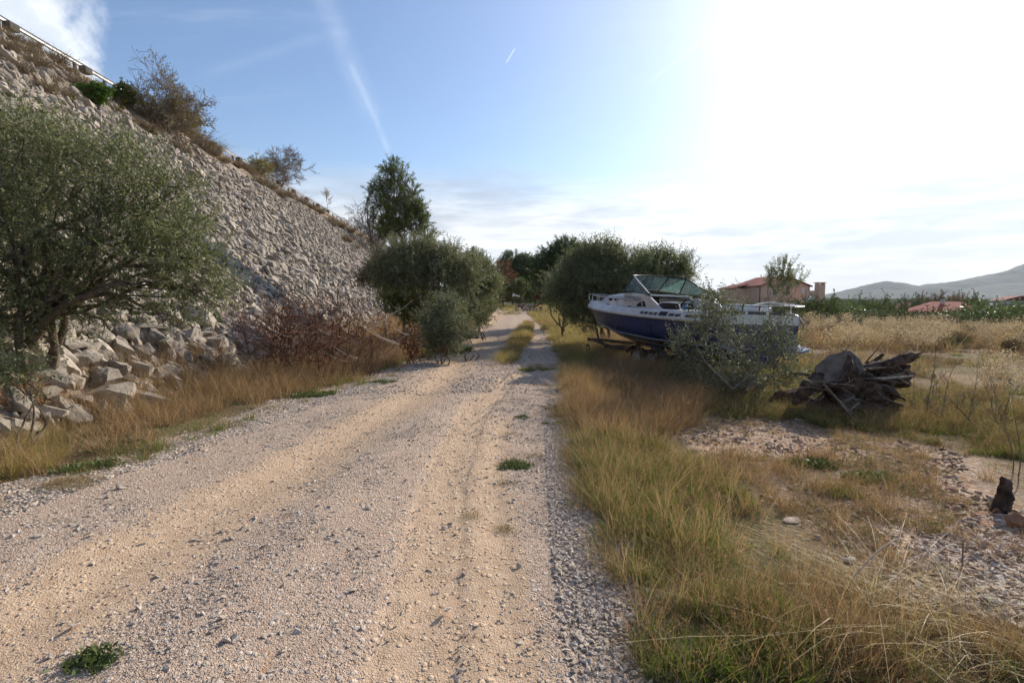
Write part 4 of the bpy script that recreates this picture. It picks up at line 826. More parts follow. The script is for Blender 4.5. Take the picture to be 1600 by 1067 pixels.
def build(name,bm,m,parent,smooth=False,bevel=0,solid=0,label=None):
    bmesh.ops.recalc_face_normals(bm,faces=bm.faces)
    me=bpy.data.meshes.new(name); bm.to_mesh(me); bm.free(); me.materials.append(m)
    if smooth: me.polygons.foreach_set('use_smooth',np.ones(len(me.polygons),bool))
    o=ob(name,me,parent,label=label)
    if solid: q=o.modifiers.new('s','SOLIDIFY'); q.thickness=solid; q.offset=0
    if bevel: q=o.modifiers.new('b','BEVEL'); q.width=bevel; q.segments=2; q.limit_method='ANGLE'
    return o
def grid_bm(rows,closed=False):
    bm=bmesh.new(); vs=[[bm.verts.new(p) for p in r] for r in rows]
    for a,b in zip(vs[:-1],vs[1:]):
        for i in range(len(a)-1):
            try: bm.faces.new((a[i],a[i+1],b[i+1],b[i]))
            except ValueError: pass
    return bm
def box_bm(c,s,rot=None,bm=None):
    bm=bm or bmesh.new(); r=bmesh.ops.create_cube(bm,size=1); 
    from mathutils import Matrix,Euler
    mt=Matrix.Translation(c)@(Euler(rot).to_matrix().to_4x4() if rot else Matrix())@Matrix.Diagonal((*s,1)); bmesh.ops.transform(bm,matrix=mt,verts=r['verts']); return bm
def poly_bm(pts,th,axis):            # flat outline given thickness along axis
    bm=bmesh.new(); a=Vector(axis)*th/2; lo=[bm.verts.new(Vector(p)-a) for p in pts]; hi=[bm.verts.new(Vector(p)+a) for p in pts]
    bm.faces.new(lo[::-1]); bm.faces.new(hi); n=len(pts)
    for i in range(n): bm.faces.new((lo[i],lo[(i+1)%n],hi[(i+1)%n],hi[i]))
    return bm
def tube_o(name,pts,r,m,parent,n=None,sides=8,smooth=True,label=None):
    pts=np.array(pts,float); 
    if n:                            # rounded path
        u=np.linspace(0,len(pts)-1,n); P=np.stack([np.interp(u,range(len(pts)),pts[:,i]) for i in range(3)],-1)
        for _ in range(3): P[1:-1]=(P[:-2]+2*P[1:-1]+P[2:])/4
        pts=P
    V,Fc=tubes(pts[None],np.full((1,len(pts)),r),sides); return ob(name,mesh_np(name,V,Fc,m,smooth),parent,label=label)
HD=math.atan2(.928,-.371)
bz=float(H(4.8,10.))*0
boat=thing('motor_boat','old blue and white cabin motor boat standing on its trailer among bushes','boat',(4.8,10.,0.),HD)
boat.rotation_euler=(R(2.2),0,HD)
LB=6.43
def sheer(s):  # half beam and height of the blue hull's upper edge
    u=np.clip(s/LB,0,1); hb=1.16*(1-np.clip((u-.38)/.62,0,1)**2.3)**.85*(1-.06*(1-u)**2); return max(hb,0.015), 1.13+.05*u+.26*u**2.2
def keel(s): return float(np.interp(s,[0,1.8,3.2,4.3,5.06,5.6,6.0,6.3,6.43],[.24,.26,.34,.50,.72,.95,1.16,1.34,1.44]))
def chine(s):
    hb,z=sheer(s); u=s/LB; return hb*(.93-.35*np.clip((u-.35)/.65,0,1)**1.6), float(np.interp(s,[0,2,3.5,5,6,6.43],[.70,.72,.80,.97,1.20,1.42]))
st=np.linspace(0,LB,40)
rows=[]
for s in st:
    hb,z=sheer(s); cb,cz=chine(s); kz=keel(s); cz=max(cz,kz+.01)
    half=[(s,0,kz),(s,cb*.33,kz+(cz-kz)*.30),(s,cb*.66,kz+(cz-kz)*.63),(s,cb,cz),(s,cb*1.02+.01,cz+.02),(s,(cb*.45+hb*.55),cz+(z-cz)*.5),(s,hb*.99,z-.03),(s,hb,z)]
    rows.append([(a,-b,c) for a,b,c in half[::-1]]+half[1:])
bm=grid_bm(rows); ends=[v for v in bm.verts if abs(v.co.x)<1e-5]
ends.sort(key=lambda v:0); bm.verts.ensure_lookup_table(); n0=len(rows[0]); bm.faces.new([bm.verts[i] for i in range(n0)])
hull=build('hull',bm,M['gel_blue'],boat)
for p in hull.data.polygons: p.use_smooth=abs(p.normal.x)<.9
# strakes along the bottom, bright chine ends at the transom
for pos in (.33,.62,.97):
    for sg in (1,-1):
        P=[]
        for s in np.linspace(.0 if pos>.9 else .3,5.7-pos*.6,30):
            cb,cz=chine(s); kz=keel(s); P.append((s,sg*(cb*pos+.012),kz+(max(cz,kz+.01)-kz)*(pos*.97)-.012))
        tube_o('strake',P,.016,M['light_blue'],hull,sides=4,smooth=False)
for sg in (1,-1):
    cb,cz=chine(0.)
    build('trim_tab',poly_bm([(-.005,sg*cb,cz),(-.34,sg*(cb+.0),cz-.05),(-.34,sg*(cb-.20),cz-.11),(-.005,sg*(cb-.34),cz-.12)],.05,(0,0,1)),M['light_blue'],boat,bevel=.01)
# white upper moulding
def deck_edge(s): hb,z=sheer(s); bh=.205-.06*(s/LB); return hb-.05*(hb>.1),z+bh
rows=[]
for s in st:
    hb,z=sheer(s); eb,ez=deck_edge(s); eb=max(eb,.01)
    rows.append([(s+.02*(s>6.3),hb+.022,z-.02),(s,hb+.026,z+.035),(s,hb-.0,z+.05),(s,(hb+eb)/2,z+.12),(s,eb,ez-.015),(s,max(eb-.03,0),ez)])
for sg in (1,-1):
    build('side_moulding',grid_bm([[(a,b*sg,c) for a,b,c in r] for r in rows]),M['gel_white'],boat,smooth=True,solid=.008)
# foredeck, side decks, aft deck
rows=[]
for s in np.linspace(3.3,LB,24):
    eb,ez=deck_edge(s); eb=max(eb-.03,.0); rows.append([(s,eb*q,ez+.05*(1-q*q)*min(eb,1)) for q in np.linspace(-1,1,9)])
build('foredeck',grid_bm(rows),M['gel_white'],boat,smooth=True,solid=.012)
for sg in (1,-1):
    rows=[]
    for s in np.linspace(1.05,3.32,14):
        eb,ez=deck_edge(s); rows.append([(s,sg*(eb-.03),ez),(s,sg*(eb-.26),ez+.012),(s,sg*(eb-.29),ez-.02),(s,sg*(eb-.31),.78)])
    build('side_deck',grid_bm(rows),M['gel_white'],boat,solid=.012)
rows=[]
for s in np.linspace(.02,1.06,6):
    eb,ez=deck_edge(s); rows.append([(s,(eb-.03)*q,ez+.02*(1-q*q)) for q in np.linspace(-1,1,9)])
build('aft_deck',grid_bm(rows),M['gel_white'],boat,solid=.014)
eb,ez=deck_edge(0.); hb,zz=sheer(0)
build('transom_band',box_bm((-.012,0,(zz+ez)/2-.01),(.03,2*eb,ez-zz+.03)),M['gel_white'],boat,bevel=.008)
build('engine_hatch',box_bm((.66,0,ez+.075),(.72,1.35,.10)),M['gel_white'],boat,bevel=.03)
build('sun_pad',box_bm((.62,0,ez+.14),(.62,1.2,.05)),simple('grey_blue_pad',(.38,.42,.47),.7),boat,bevel=.02)
build('cockpit_sole',box_bm((2.1,0,.80),(2.2,1.62,.03)),M['wood_deck'],boat)
build('aft_bulkhead',box_bm((1.06,0,1.06),(.03,1.6,.5)),M['interior'],boat)
# cabin trunk
def trunk(s):
    q=np.clip((s-3.3)/(5.75-3.3),0,1); eb,ez=deck_edge(s); return (eb-.13)*(1-.5*q**2.2), ez+.33*(1-q**1.7)**.9
rows=[]
for s in np.linspace(3.3,5.75,20):
    hb_,tz=trunk(s); eb,ez=deck_edge(s); rows.append([(s,hb_,ez-.01),(s,hb_-.05,ez+(tz-ez)*.5),(s,hb_*.90-.04,tz-.025),(s,hb_*.8,tz),(s,hb_*.4,tz+.03),(s,0,tz+.04),(s,-hb_*.4,tz+.03),(s,-hb_*.8,tz),(s,-hb_*.9+.04,tz-.025),(s,-hb_+.05,ez+(tz-ez)*.5),(s,-hb_,ez-.01)])
build('cabin_trunk',grid_bm(rows),M['gel_white'],boat,smooth=True)
eb,ez=deck_edge(3.3); hb_,tz=trunk(3.3)
# coaming sides running aft of the trunk under the windshield wings
for sg in (1,-1):
    e1,z1=deck_edge(1.75)
    build('cabin_side',poly_bm([(3.32,sg*(eb-.16),ez-.01),(3.32,sg*(eb-.20),tz-.02),(2.24,sg*(eb-.15),tz-.10),(1.78,sg*(e1-.17),z1-.01)],.05,(0,1,0)),M['gel_white'],boat,bevel=.012)
# bulkhead with a dark sheet for the shade in its doorway, helm and panels
build('cabin_bulkhead',box_bm((3.28,-.62,1.22),(.04,.98,.86)),M['interior'],boat)
build('doorway_shade',box_bm((3.29,.36,1.20),(.03,.98,.84)),M['dark_panel'],boat)
build('dash_top',box_bm((3.18,0,tz-.02),(.36,1.82,.05)),M['gel_white'],boat,bevel=.015)
con=build('helm_console',box_bm((3.05,-.52,1.28),(.42,.72,.56)),M['interior'],boat,bevel=.03)
build('dash_panel',box_bm((2.825,-.52,1.38),(.03,.58,.30),(0,R(-8),0)),M['dark_panel'],con)
def ring(name,c,r,rt,m,parent,ax=(1,0,0),n=24,s=6):
    a=np.linspace(0,2*np.pi,n+1); ax=Vector(ax).normalized(); u_=ax.orthogonal().normalized(); v_=ax.cross(u_)
    P=[np.array(c)+np.array(u_)*r*math.cos(q)+np.array(v_)*r*math.sin(q) for q in a]; V,Fc=tubes(np.array([P]),np.full((1,n+1),rt),s); return ob(name,mesh_np(name,V,Fc,m,True),parent)
wh=ring('steering_wheel',(2.66,-.50,1.44),.19,.017,M['dark_panel'],boat,(1,0,.35))
for a in (0,2.1,4.2): tube_o('spoke',[(2.68,-.50,1.44),(2.66+.05*math.sin(a),-.50+.19*math.cos(a),1.44+.18*math.sin(a))],.010,M['steel'],wh,sides=5)
tube_o('hub',[(2.66,-.5,1.44),(2.84,-.5,1.40)],.03,M['dark_panel'],wh)
build('throttle_box',box_bm((2.55,-.98,1.34),(.2,.05,.12)),M['dark_panel'],boat,bevel=.01)
tube_o('throttle_lever',[(2.5,-.94,1.36),(2.47,-.93,1.56)],.014,M['dark_panel'],boat)
# seats
for (s,p,nm) in ((2.0,-.48,'helm_seat'),(2.15,.48,'passenger_seat')):
    q=build(nm,box_bm((s,p,1.0),(.44,.46,.14)),M['interior'],boat,bevel=.04); build('backrest',box_bm((s-.22,p,1.2),(.12,.46,.38),(0,R(-10),0)),M['interior'] if p<0 else M['dark_panel'],q,bevel=.04)
build('bench_seat',box_bm((1.22,0,.98),(.30,1.5,.16)),M['dark_panel'],boat,bevel=.03)
build('side_pocket',box_bm((2.25,-(eb-.33),1.10),(.7,.03,.16)),M['dark_panel'],boat,bevel=.01)
# framed dark bolster lying on the port side deck
e1,z1=deck_edge(1.75)
sp_=build('side_locker',poly_bm([(2.12,e1-.2,z1+.0),(1.93,e1-.22,z1+.15),(1.32,e1-.2,z1+.13),(1.30,e1-.2,z1-.0)],.03,(0,1,0)),M['dark_panel'],boat)
tube_o('locker_frame',[(2.16,e1-.2,z1),(1.94,e1-.22,z1+.165),(1.31,e1-.2,z1+.145),(1.28,e1-.2,z1)],.016,M['gel_white'],sp_,n=16)
build('blue_rag',box_bm((1.18,e1-.25,z1+.05),(.12,.12,.12),(.3,.4,.2)),simple('faded_blue_cloth',(.08,.16,.28),.9),boat,bevel=.04)
# windshield
ZT=2.155; wb=1.77
corner={1:((3.40,.86,1.80),(3.10,.80,ZT)),-1:((3.40,-.86,1.78),(3.10,-.80,ZT))}
fr=[((3.40,.86,1.80),(3.10,.80,ZT)),((3.62,.34,1.83),(3.20,.33,ZT+.03)),((3.62,-.34,1.83),(3.20,-.33,ZT+.03)),((3.40,-.86,1.78),(3.10,-.80,ZT))]
frame=tube_o('windshield_frame',[(2.2,.98,1.68),fr[0][1],fr[1][1],fr[2][1],fr[3][1],(2.2,-.98,1.68)],.019,M['black_trim'],boat,sides=6)
tube_o('lower_rail',[(2.2,.98,1.67),fr[0][0],fr[1][0],fr[2][0],fr[3][0],(2.2,-.98,1.67)],.016,M['black_trim'],frame,sides=6)
for a,b in fr: tube_o('mullion',[a,b],.019,M['black_trim'],frame,sides=6)
tube_o('frame_highlight',[(2.2,1.0,1.70),(3.10,.825,ZT+.01)],.010,M['steel'],frame,sides=6)
def pane(pts):
    bm=bmesh.new(); bm.faces.new([bm.verts.new(p) for p in pts]); return build('pane',bm,M['glass'],frame,solid=.004)
for (a,b),(c,d) in zip(fr[:-1],fr[1:]): pane([a,c,d,b])
pane([(2.22,.98,1.68),fr[0][0],fr[0][1]]); pane([(2.22,-.98,1.68),fr[3][0],fr[3][1]])
build('wiper_motor',box_bm((2.9,-.93,1.66),(.10,.04,.16)),M['dark_panel'],boat,bevel=.01)
# bow rail
def rail_pt(s,sg,h,inn=.06):
    eb,ez=deck_edge(s); return (s,sg*max(eb-inn,.0),ez+h)
for sg in (1,-1):
    P=[rail_pt(2.62,sg,.03),rail_pt(2.72,sg,.18)]+[rail_pt(s,sg,.20+.0*s) for s in (3.2,3.9,4.6,5.3,5.8,6.1)]+[(6.36,sg*.16,deck_edge(6.3)[1]+.19),(6.45,0,deck_edge(6.3)[1]+.19)]
    rl=tube_o('bow_rail',P,.0125,M['steel'],boat,n=44)
    for s in (3.5,4.7,5.7): tube_o('stanchion',[rail_pt(s,sg,0),rail_pt(s,sg,.20)],.011,M['steel'],rl,sides=6)
    tube_o('stanchion',[(6.30,sg*.14,deck_edge(6.3)[1]),(6.34,sg*.15,deck_edge(6.3)[1]+.19)],.011,M['steel'],rl,sides=6)
    for s in (2.95,4.05): build('deck_fitting',box_bm(rail_pt(s,sg,.015,.08),(.10,.05,.03)),M['dark_panel'],boat,bevel=.008)
# cleats
for s,sg in ((.95,1),(.95,-1),(.32,1),(.32,-1),(5.9,1)):
    c=rail_pt(s,sg,.03,.13); q=tube_o('cleat',[(c[0]-.09,c[1],c[2]+.02),(c[0]+.09,c[1],c[2]+.02)],.012,M['dark_panel'],boat,sides=6); tube_o('cleat_post',[(c[0],c[1],c[2]-.03),(c[0],c[1],c[2]+.02)],.012,M['dark_panel'],q,sides=6)
# stern rails
e0,z0=deck_edge(.2)
tube_o('stern_rail',[(.0,.98,z0-.25),(-.02,.98,z0+.06),(.28,.90,z0+.26),(.50,.84,z0+.26),(.56,.84,z0)],.017,M['gel_white'],boat,n=26)
sr=tube_o('stern_rail',[(.95,-.6,z0),(.82,-.75,z0+.20),(.62,-.93,z0+.24),(.10,-.99,z0+.20),(-.22,-.97,z0+.16),(-.3,-.55,z0+.14)],.017,M['gel_white'],boat,n=34)
for s in (.12,.62): tube_o('stanchion',[(s,-.97,z0),(s,-.97,z0+.215)],.014,M['gel_white'],sr,sides=6)
tube_o('stern_rail',[(.9,.2,z0+.12),(.5,-.1,z0+.15),(-.02,-.45,z0+.16),(-.05,-.9,z0+.17)],.014,M['gel_white'],boat,n=20)
tube_o('ladder_rail',[(-.02,-.70,z0+.02),(-.18,-.80,z0-.02),(-.26,-.90,z0-.18),(-.2,-.95,z0-.3)],.015,M['steel'],boat,n=16)
tube_o('fallen_pole',[(1.95,-.2,1.62),(.9,.35,1.34),(-.35,.98,.98)],.016,M['gel_white'],boat,n=8)
for q in (.45,.15,-.3): tube_o('rod_holder',[(.3,q,z0+.02),(.28,q,z0+.17)],.012,M['dark_panel'],boat,sides=6)
# graphic along the moulding: dark parallelograms
def band_quad(s0,s1,sg,lo=.062,hi=.12,slant=.04,m='decal',nm='decal'):
    def pt(s,h): 
        hb,z=sheer(s); eb,ez=deck_edge(s); q=(h-.05)/(ez-z-.05); return (s,sg*(hb+(eb-hb)*q+.010),z+h)
    bm=bmesh.new(); bm.faces.new([bm.verts.new(p) for p in (pt(s0,lo),pt(s1,lo),pt(s1-slant,hi),pt(s0-slant,hi))]); return build(nm,bm,M[m],boat,solid=.004)
for sg in (1,-1):
    for k,(a,b) in enumerate([(.10,.42),(.50,.86),(1.00,1.16),(1.20,1.36),(1.74,1.86),(1.90,2.02),(2.06,2.18),(2.22,2.34)]): band_quad(a,b,sg)
    band_quad(1.42,1.68,sg,.058,.15,.05,'dark_panel','engine_vent')
# transom decals
for a,b in ((-.98,-.72),(-.66,-.2),(-.12,.34),(.42,.66),(.72,.98)):
    build('decal',box_bm((-.030,(a+b)/2,ez-.06),(.004,b-a,.055)),M['decal'],boat)
# cabin side stripes and dark windows
for sg in (1,-1):
    eb3,ez3=deck_edge(3.0); yy=eb3-.155+.03
    for k in range(3): tube_o('pinstripe',[(2.55,sg*(yy-.002),ez3+.165+.035*k),(3.30,sg*(yy-.03),ez3+.19+.035*k)]+[(s,sg*(trunk(s)[0]-.045),deck_edge(s)[1]+(trunk(s)[1]-deck_edge(s)[1])*(.55+.1*k)) for s in (3.5,4.0,4.5)],.006,M['decal'],boat,sides=4)
    build('port_light',poly_bm([(2.78,sg*yy,ez3+.03),(2.52,sg*yy,ez3+.03),(2.58,sg*(yy-.01),ez3+.13)],.012,(0,1,0)),M['dark_panel'],boat)
    build('port_light',poly_bm([(2.46,sg*yy,ez3+.02),(2.36,sg*yy,ez3+.02),(2.44,sg*(yy-.01),ez3+.15),(2.52,sg*(yy-.01),ez3+.15)],.012,(0,1,0)),M['dark_panel'],boat)
    for s in (3.75,4.15):
        h_,t_=trunk(s); e_,z_=deck_edge(s); build('side_vent',box_bm((s,sg*(h_-.035),z_+(t_-z_)*.55),(.13,.03,.085)),M['dark_panel'],boat,bevel=.006)
build('deck_hatch',box_bm((4.5,0,trunk(4.5)[1]+.055),(.5,.5,.04)),M['dark_panel'],boat,bevel=.012)
# ---------------------------------------------------------------- trailer
tr_=thing('boat_trailer','low twin axle galvanised trailer under the boat with silver wheel rims','trailer',(4.8,10.,0.),HD)
for sg in (1,-1):
    tube_o('side_beam',[(.1,sg*.62,.30),(4.2,sg*.62,.34),(6.1,sg*.06,.38)],.045,M['galv'],tr_,sides=4,smooth=False)
    tube_o('bunk',[(.2,sg*.45,.42),(3.3,sg*.45,.50)],.04,M['rust'],tr_,sides=4,smooth=False)
for s in (.25,1.6,3.2,4.55): tube_o('cross_member',[(s,-.62,.31),(s,.62,.31)],.032,M['galv'],tr_,sides=4,smooth=False)
tube_o('winch_post',[(5.85,0,.38),(6.22,0,1.12)],.035,M['galv'],tr_,sides=4,smooth=False)
tube_o('tongue',[(5.9,0,.38),(6.5,0,.36)],.045,M['galv'],tr_,sides=4,smooth=False); ring('jockey_wheel',(6.3,.12,.12),.09,.03,M['rubber'],tr_,(0,1,0),14)
def wheel(s,p):
    bm=bmesh.new(); prof=[(.250,.055),(.255,.0),(.250,-.055),(.23,-.085),(.17,-.085),(.148,-.06),(.148,.06),(.17,.085),(.23,.085),(.250,.055)]
    n=28; vs=[[bm.verts.new((s+r*math.cos(a),p+w_,.25+r*math.sin(a))) for r,w_ in prof[:-1]] for a in np.linspace(0,2*np.pi,n,endpoint=False)]
    for i in range(n):
        A_,B_=vs[i],vs[(i+1)%n]
        for j in range(len(A_)): bm.faces.new((A_[j],A_[(j+1)%len(A_)],B_[(j+1)%len(A_)],B_[j]))
    wo_=ob('wheel',None,tr_); build('tyre',bm,M['rubber'],wo_,smooth=True)
    sg=1 if p>0 else -1; y0=p+sg*.055
    bm=bmesh.new(); n=24; pr=[(.152,.03),(.14,.022),(.135,-.02),(.09,-.03),(.055,.01),(.0,.015)]
    vs=[[bm.verts.new((s+r*math.cos(a),y0+sg*w2,.25+r*math.sin(a))) for r,w2 in pr] for a in np.linspace(0,2*np.pi,n,endpoint=False)]
    for i in range(n):
        A_,B_=vs[i],vs[(i+1)%n]
        for j in range(len(A_)-1): bm.faces.new((A_[j],A_[j+1],B_[j+1],B_[j]))
    rm=build('rim',bm,M['rim'],wo_,smooth=False)
    for a in np.linspace(0,2*np.pi,6)[:-1]: tube_o('rim_hole',[(s+.105*math.cos(a),y0-sg*.03,.25+.105*math.sin(a)),(s+.105*math.cos(a),y0-sg*.008,.25+.105*math.sin(a))],.019,M['dark_panel'],wo_,sides=8)
for p in (1.0,-1.0):
    for s in (1.88,2.44): wheel(s,p)
    bm=grid_bm([[(2.16+.66*math.cos(a),p-.13,.27+.31*math.sin(a)),(2.16+.66*math.cos(a),p+.13,.27+.31*math.sin(a))] for a in np.linspace(.25,math.pi-.25,12)]); build('fender',bm,M['galv'],tr_,solid=.006)
for s in (1.88,2.44): tube_o('axle',[(s,-.98,.25),(s,.98,.25)],.03,M['rust'],tr_,sides=6)
# ---------------------------------------------------------------- stump with logs
YS_=7.5
def W3(x,y,Y): return at(x,y,Y)
M['stump_wood']=simple('grey_cut_wood',(.20,.17,.14),.85,var=.3,sc=8,bump=.4,bs=30)
M['dark_root']=simple('dark_root_wood',(.15,.10,.07),.95,var=.55,sc=9,bump=.9,bs=30)
def lump(name,c,r,m,parent,seed,sub=3,amp=.25,rot=None):
    bm=bmesh.new(); bmesh.ops.create_icosphere(bm,subdivisions=sub,radius=1); co=np.array([v.co[:] for v in bm.verts])
    n=(fbm(co[:,0]*1.8+seed,co[:,1]*1.8+co[:,2]*1.3+seed*.7,4,seed)-.5)*2*amp+(fbm(co[:,0]*6+seed,co[:,1]*6+co[:,2]*5,3,seed+9)-.5)*amp*.6
    for v,q in zip(bm.verts,n): v.co=Vector((v.co.x*r[0],v.co.y*r[1],v.co.z*r[2]))*(1+float(q))
    me=bpy.data.meshes.new(name); bm.to_mesh(me); bm.free(); me.materials.append(m); return ob(name,me,parent,c,rot)
sb_=W3(1320,620,YS_); gzs=float(H(sb_[0],YS_))
stp=thing('tree_stump','uprooted dark tree stump with a grey sawn face and splayed roots','stump',(sb_[0],YS_,gzs))
def rel(x,y,Y=YS_): return W3(x,y,Y)-np.array([sb_[0],YS_,gzs])
def wood(name,pts,radii,m,parent,sides=10,rough=.12,n=14):
    if radii[0]>.03: sides=max(sides,14); n=max(n,22)
    pts=np.array(pts,float); u=np.linspace(0,len(pts)-1,n); P=np.stack([np.interp(u,range(len(pts)),pts[:,i]) for i in range(3)],-1)
    for _ in range(2): P[1:-1]=(P[:-2]+2*P[1:-1]+P[2:])/4
    P[1:-1]+=rng.normal(0,radii[0]*.05,(n-2,3))
    rr=np.interp(u,range(len(radii)),radii); V,Fc=tubes(P[None],rr[None],sides); C0=np.repeat(P,sides,0); d=V-C0
    a=np.tile(np.arange(sides)*2*np.pi/sides,n); tt=np.repeat(np.linspace(0,1,n),sides)*np.linalg.norm(pts[-1]-pts[0])/max(radii[0],.01)*.4; sd=rng.uniform(0,50)
    k=1+rough*1.9*(fbm(np.cos(a)*2.6+sd,np.sin(a)*2.6+tt*.35+9,3,7)-.5)+rough*1.6*(fbm(np.cos(a)*1.2+tt*1.3+sd,np.sin(a)*1.2+tt*.9,3,9)-.5); V=C0+d*k[:,None]
    i0=np.arange(sides); me=mesh_np(name,V,Fc,m,True); bm=bmesh.new(); bm.from_mesh(me); bm.verts.ensure_lookup_table()
    bm.faces.new([bm.verts[j] for j in i0[::-1]]); bm.faces.new([bm.verts[len(V)-sides+j] for j in i0]); bm.to_mesh(me); bm.free(); return ob(name,me,parent)
a0=rel(1335,606,YS_+.35); a1=rel(1306,569,YS_-.05)
ax_=(a1-a0)/np.linalg.norm(a1-a0)
bole=wood('bole',[rel(1332,632,YS_+.30),rel(1324,607,YS_+.12),rel(1310,580,YS_-.10)],[.34,.31,.28],M['dark_root'],stp,36,.11,30)
# sawn face
pe=rel(1310,580,YS_-.10); ps=rel(1324,607,YS_+.12); nrm=Vector(pe-ps).normalized(); nrm=(nrm+Vector((0,-.35,0))).normalized(); fc=pe+np.array(nrm)*.07; uu=Vector((1,.1,.1)).normalized(); vv=nrm.cross(uu).normalized(); uu=vv.cross(nrm)
bm=bmesh.new(); NN=34; ringv=[]
for k in range(NN):
    a=2*math.pi*k/NN; rr=1+.16*(vnoise(np.array(k*.45),np.array(2.),5)-.5)*2+.07*math.sin(3*a); ringv.append(Vector(fc)+uu*(.30*rr*math.cos(a))+vv*(.25*rr*math.sin(a)))
lo=[bm.verts.new(p-nrm*.14) for p in ringv]; hi=[bm.verts.new(p) for p in ringv]; bm.faces.new(hi)
for k in range(NN): bm.faces.new((lo[k],lo[(k+1)%NN],hi[(k+1)%NN],hi[k]))
build('sawn_face',bm,M['stump_wood'],stp,bevel=.008)
wood('stump_foot',[rel(1318,612,YS_-.12),rel(1320,622,YS_-.28),rel(1330,645,YS_-.45)],[.10,.10,.12],M['dark_root'],stp,14,.2)
wood('stump_foot',[rel(1335,590,YS_+.05),rel(1365,610,YS_-.1),rel(1395,638,YS_-.2)],[.16,.11,.05],M['dark_root'],stp,12,.2)
wood('stump_foot',[rel(1290,590,YS_+.05),rel(1262,605,YS_-.1),rel(1240,630,YS_-.1)],[.16,.11,.05],M['dark_root'],stp,12,.2)
lump('root_mass',rel(1335,612,YS_+.35),(.55,.42,.27),M['dark_root'],stp,3,4,.5); lump('root_mass',rel(1385,588,YS_+.30),(.30,.30,.18),M['dark_root'],stp,5,4,.5)
for k,(pts,rr) in enumerate([([(1350,575,.2),(1385,568,.1),(1427,553,.0)],[.05,.055,.035]),([(1355,585,.2),(1395,575,.1),(1422,572,.05)],[.05,.04,.03]),([(1360,595,.1),(1400,586,0),(1430,584,-.1)],[.045,.03,.018]),([(1270,605,0),(1310,595,-.3),(1318,592,-.3)],[.02,.018,.01]),
     ([(1290,605,-.5),(1320,635,-.6),(1350,660,-.7)],[.017,.015,.008]),([(1318,650,-.6),(1345,627,-.65),(1330,640,-.7)],[.014,.01,.006]),([(1345,600,0),(1390,612,-.2),(1415,625,-.3)],[.05,.03,.012]),([(1290,600,0),(1262,585,.1),(1235,583,.2)],[.04,.02,.01]),
     ([(1400,575,0),(1415,580,-.1),(1424,592,-.1)],[.02,.014,.006]),([(1360,570,.3),(1372,560,.3),(1380,553,.3)],[.04,.03,.02])]):
    wood('root',[rel(x,y,YS_+d) for x,y,d in pts],rr,M['dark_root'] if k not in(2,4,5) else M['bark_light'],stp,8,.12,10)
for k in range(60):
    a=rel(rng.uniform(1285,1400),rng.uniform(565,620),YS_+rng.uniform(-.2,.5)); d=rng.normal(0,.16,3); d[2]-=.05
    if k<34: wood('rootlet',[a,a+d*.6+rng.normal(0,.03,3),a+d*1.3],[.012,.008,.003],M['dark_root'],stp,5,.1,6)
for k in range(46):
    a=rel(rng.uniform(1270,1415),rng.uniform(585,640),YS_+rng.uniform(-.5,.2)); d=np.array([rng.normal(0,.28),rng.normal(0,.12),rng.normal(.02,.12)])
    wood('twig',[a,a+d*.6+rng.normal(0,.03,3),a+d*1.3],[.009,.006,.003],M['twig' if k%3 else 'bark_light'],stp,4,.1,6)
for k in range(26):
    a_=rng.uniform(-.2,3.4); st0=rel(1345,598,YS_+.1)+rng.normal(0,.12,3); dr_=np.array([math.cos(a_)*.8,-.35+rng.normal(0,.3),math.sin(a_)*.42-.12]); l=rng.uniform(.3,.75)
    wood('root',[st0,st0+dr_*l*.5+rng.normal(0,.05,3),st0+dr_*l+rng.normal(0,.06,3)],[rng.uniform(.025,.06),.03,.008],M['dark_root' if k%4 else 'twig'],stp,8,.2,10)
# earth clods round the stump
for k,(x,y,Y,r) in enumerate([(1275,628,7.6,.20),(1250,618,7.8,.18),(1355,632,7.3,.2),(1395,622,7.5,.16),(1235,600,8.0,.22),(1300,640,7.2,.14)]):
    q=at(x,y,Y); lump('clod',(q[0],Y,float(H(q[0],Y))+r*.3),(r*1.3,r,r*.7),simple('red_brown_earth',(.12,.07,.045),.95,var=.3,bump=.6,bs=30),None,20+k,3,.4); o=C.objects[-1]; o['label']=['clod of earth left of the stump foot','clod of earth between the olive suckers and the stump','clod of earth directly under the splayed stump roots','clod of earth right of the stump below the logs','dark mound of earth behind the orange boulder','small clod of earth in front of the stump'][k]; o['category']='earth clod'
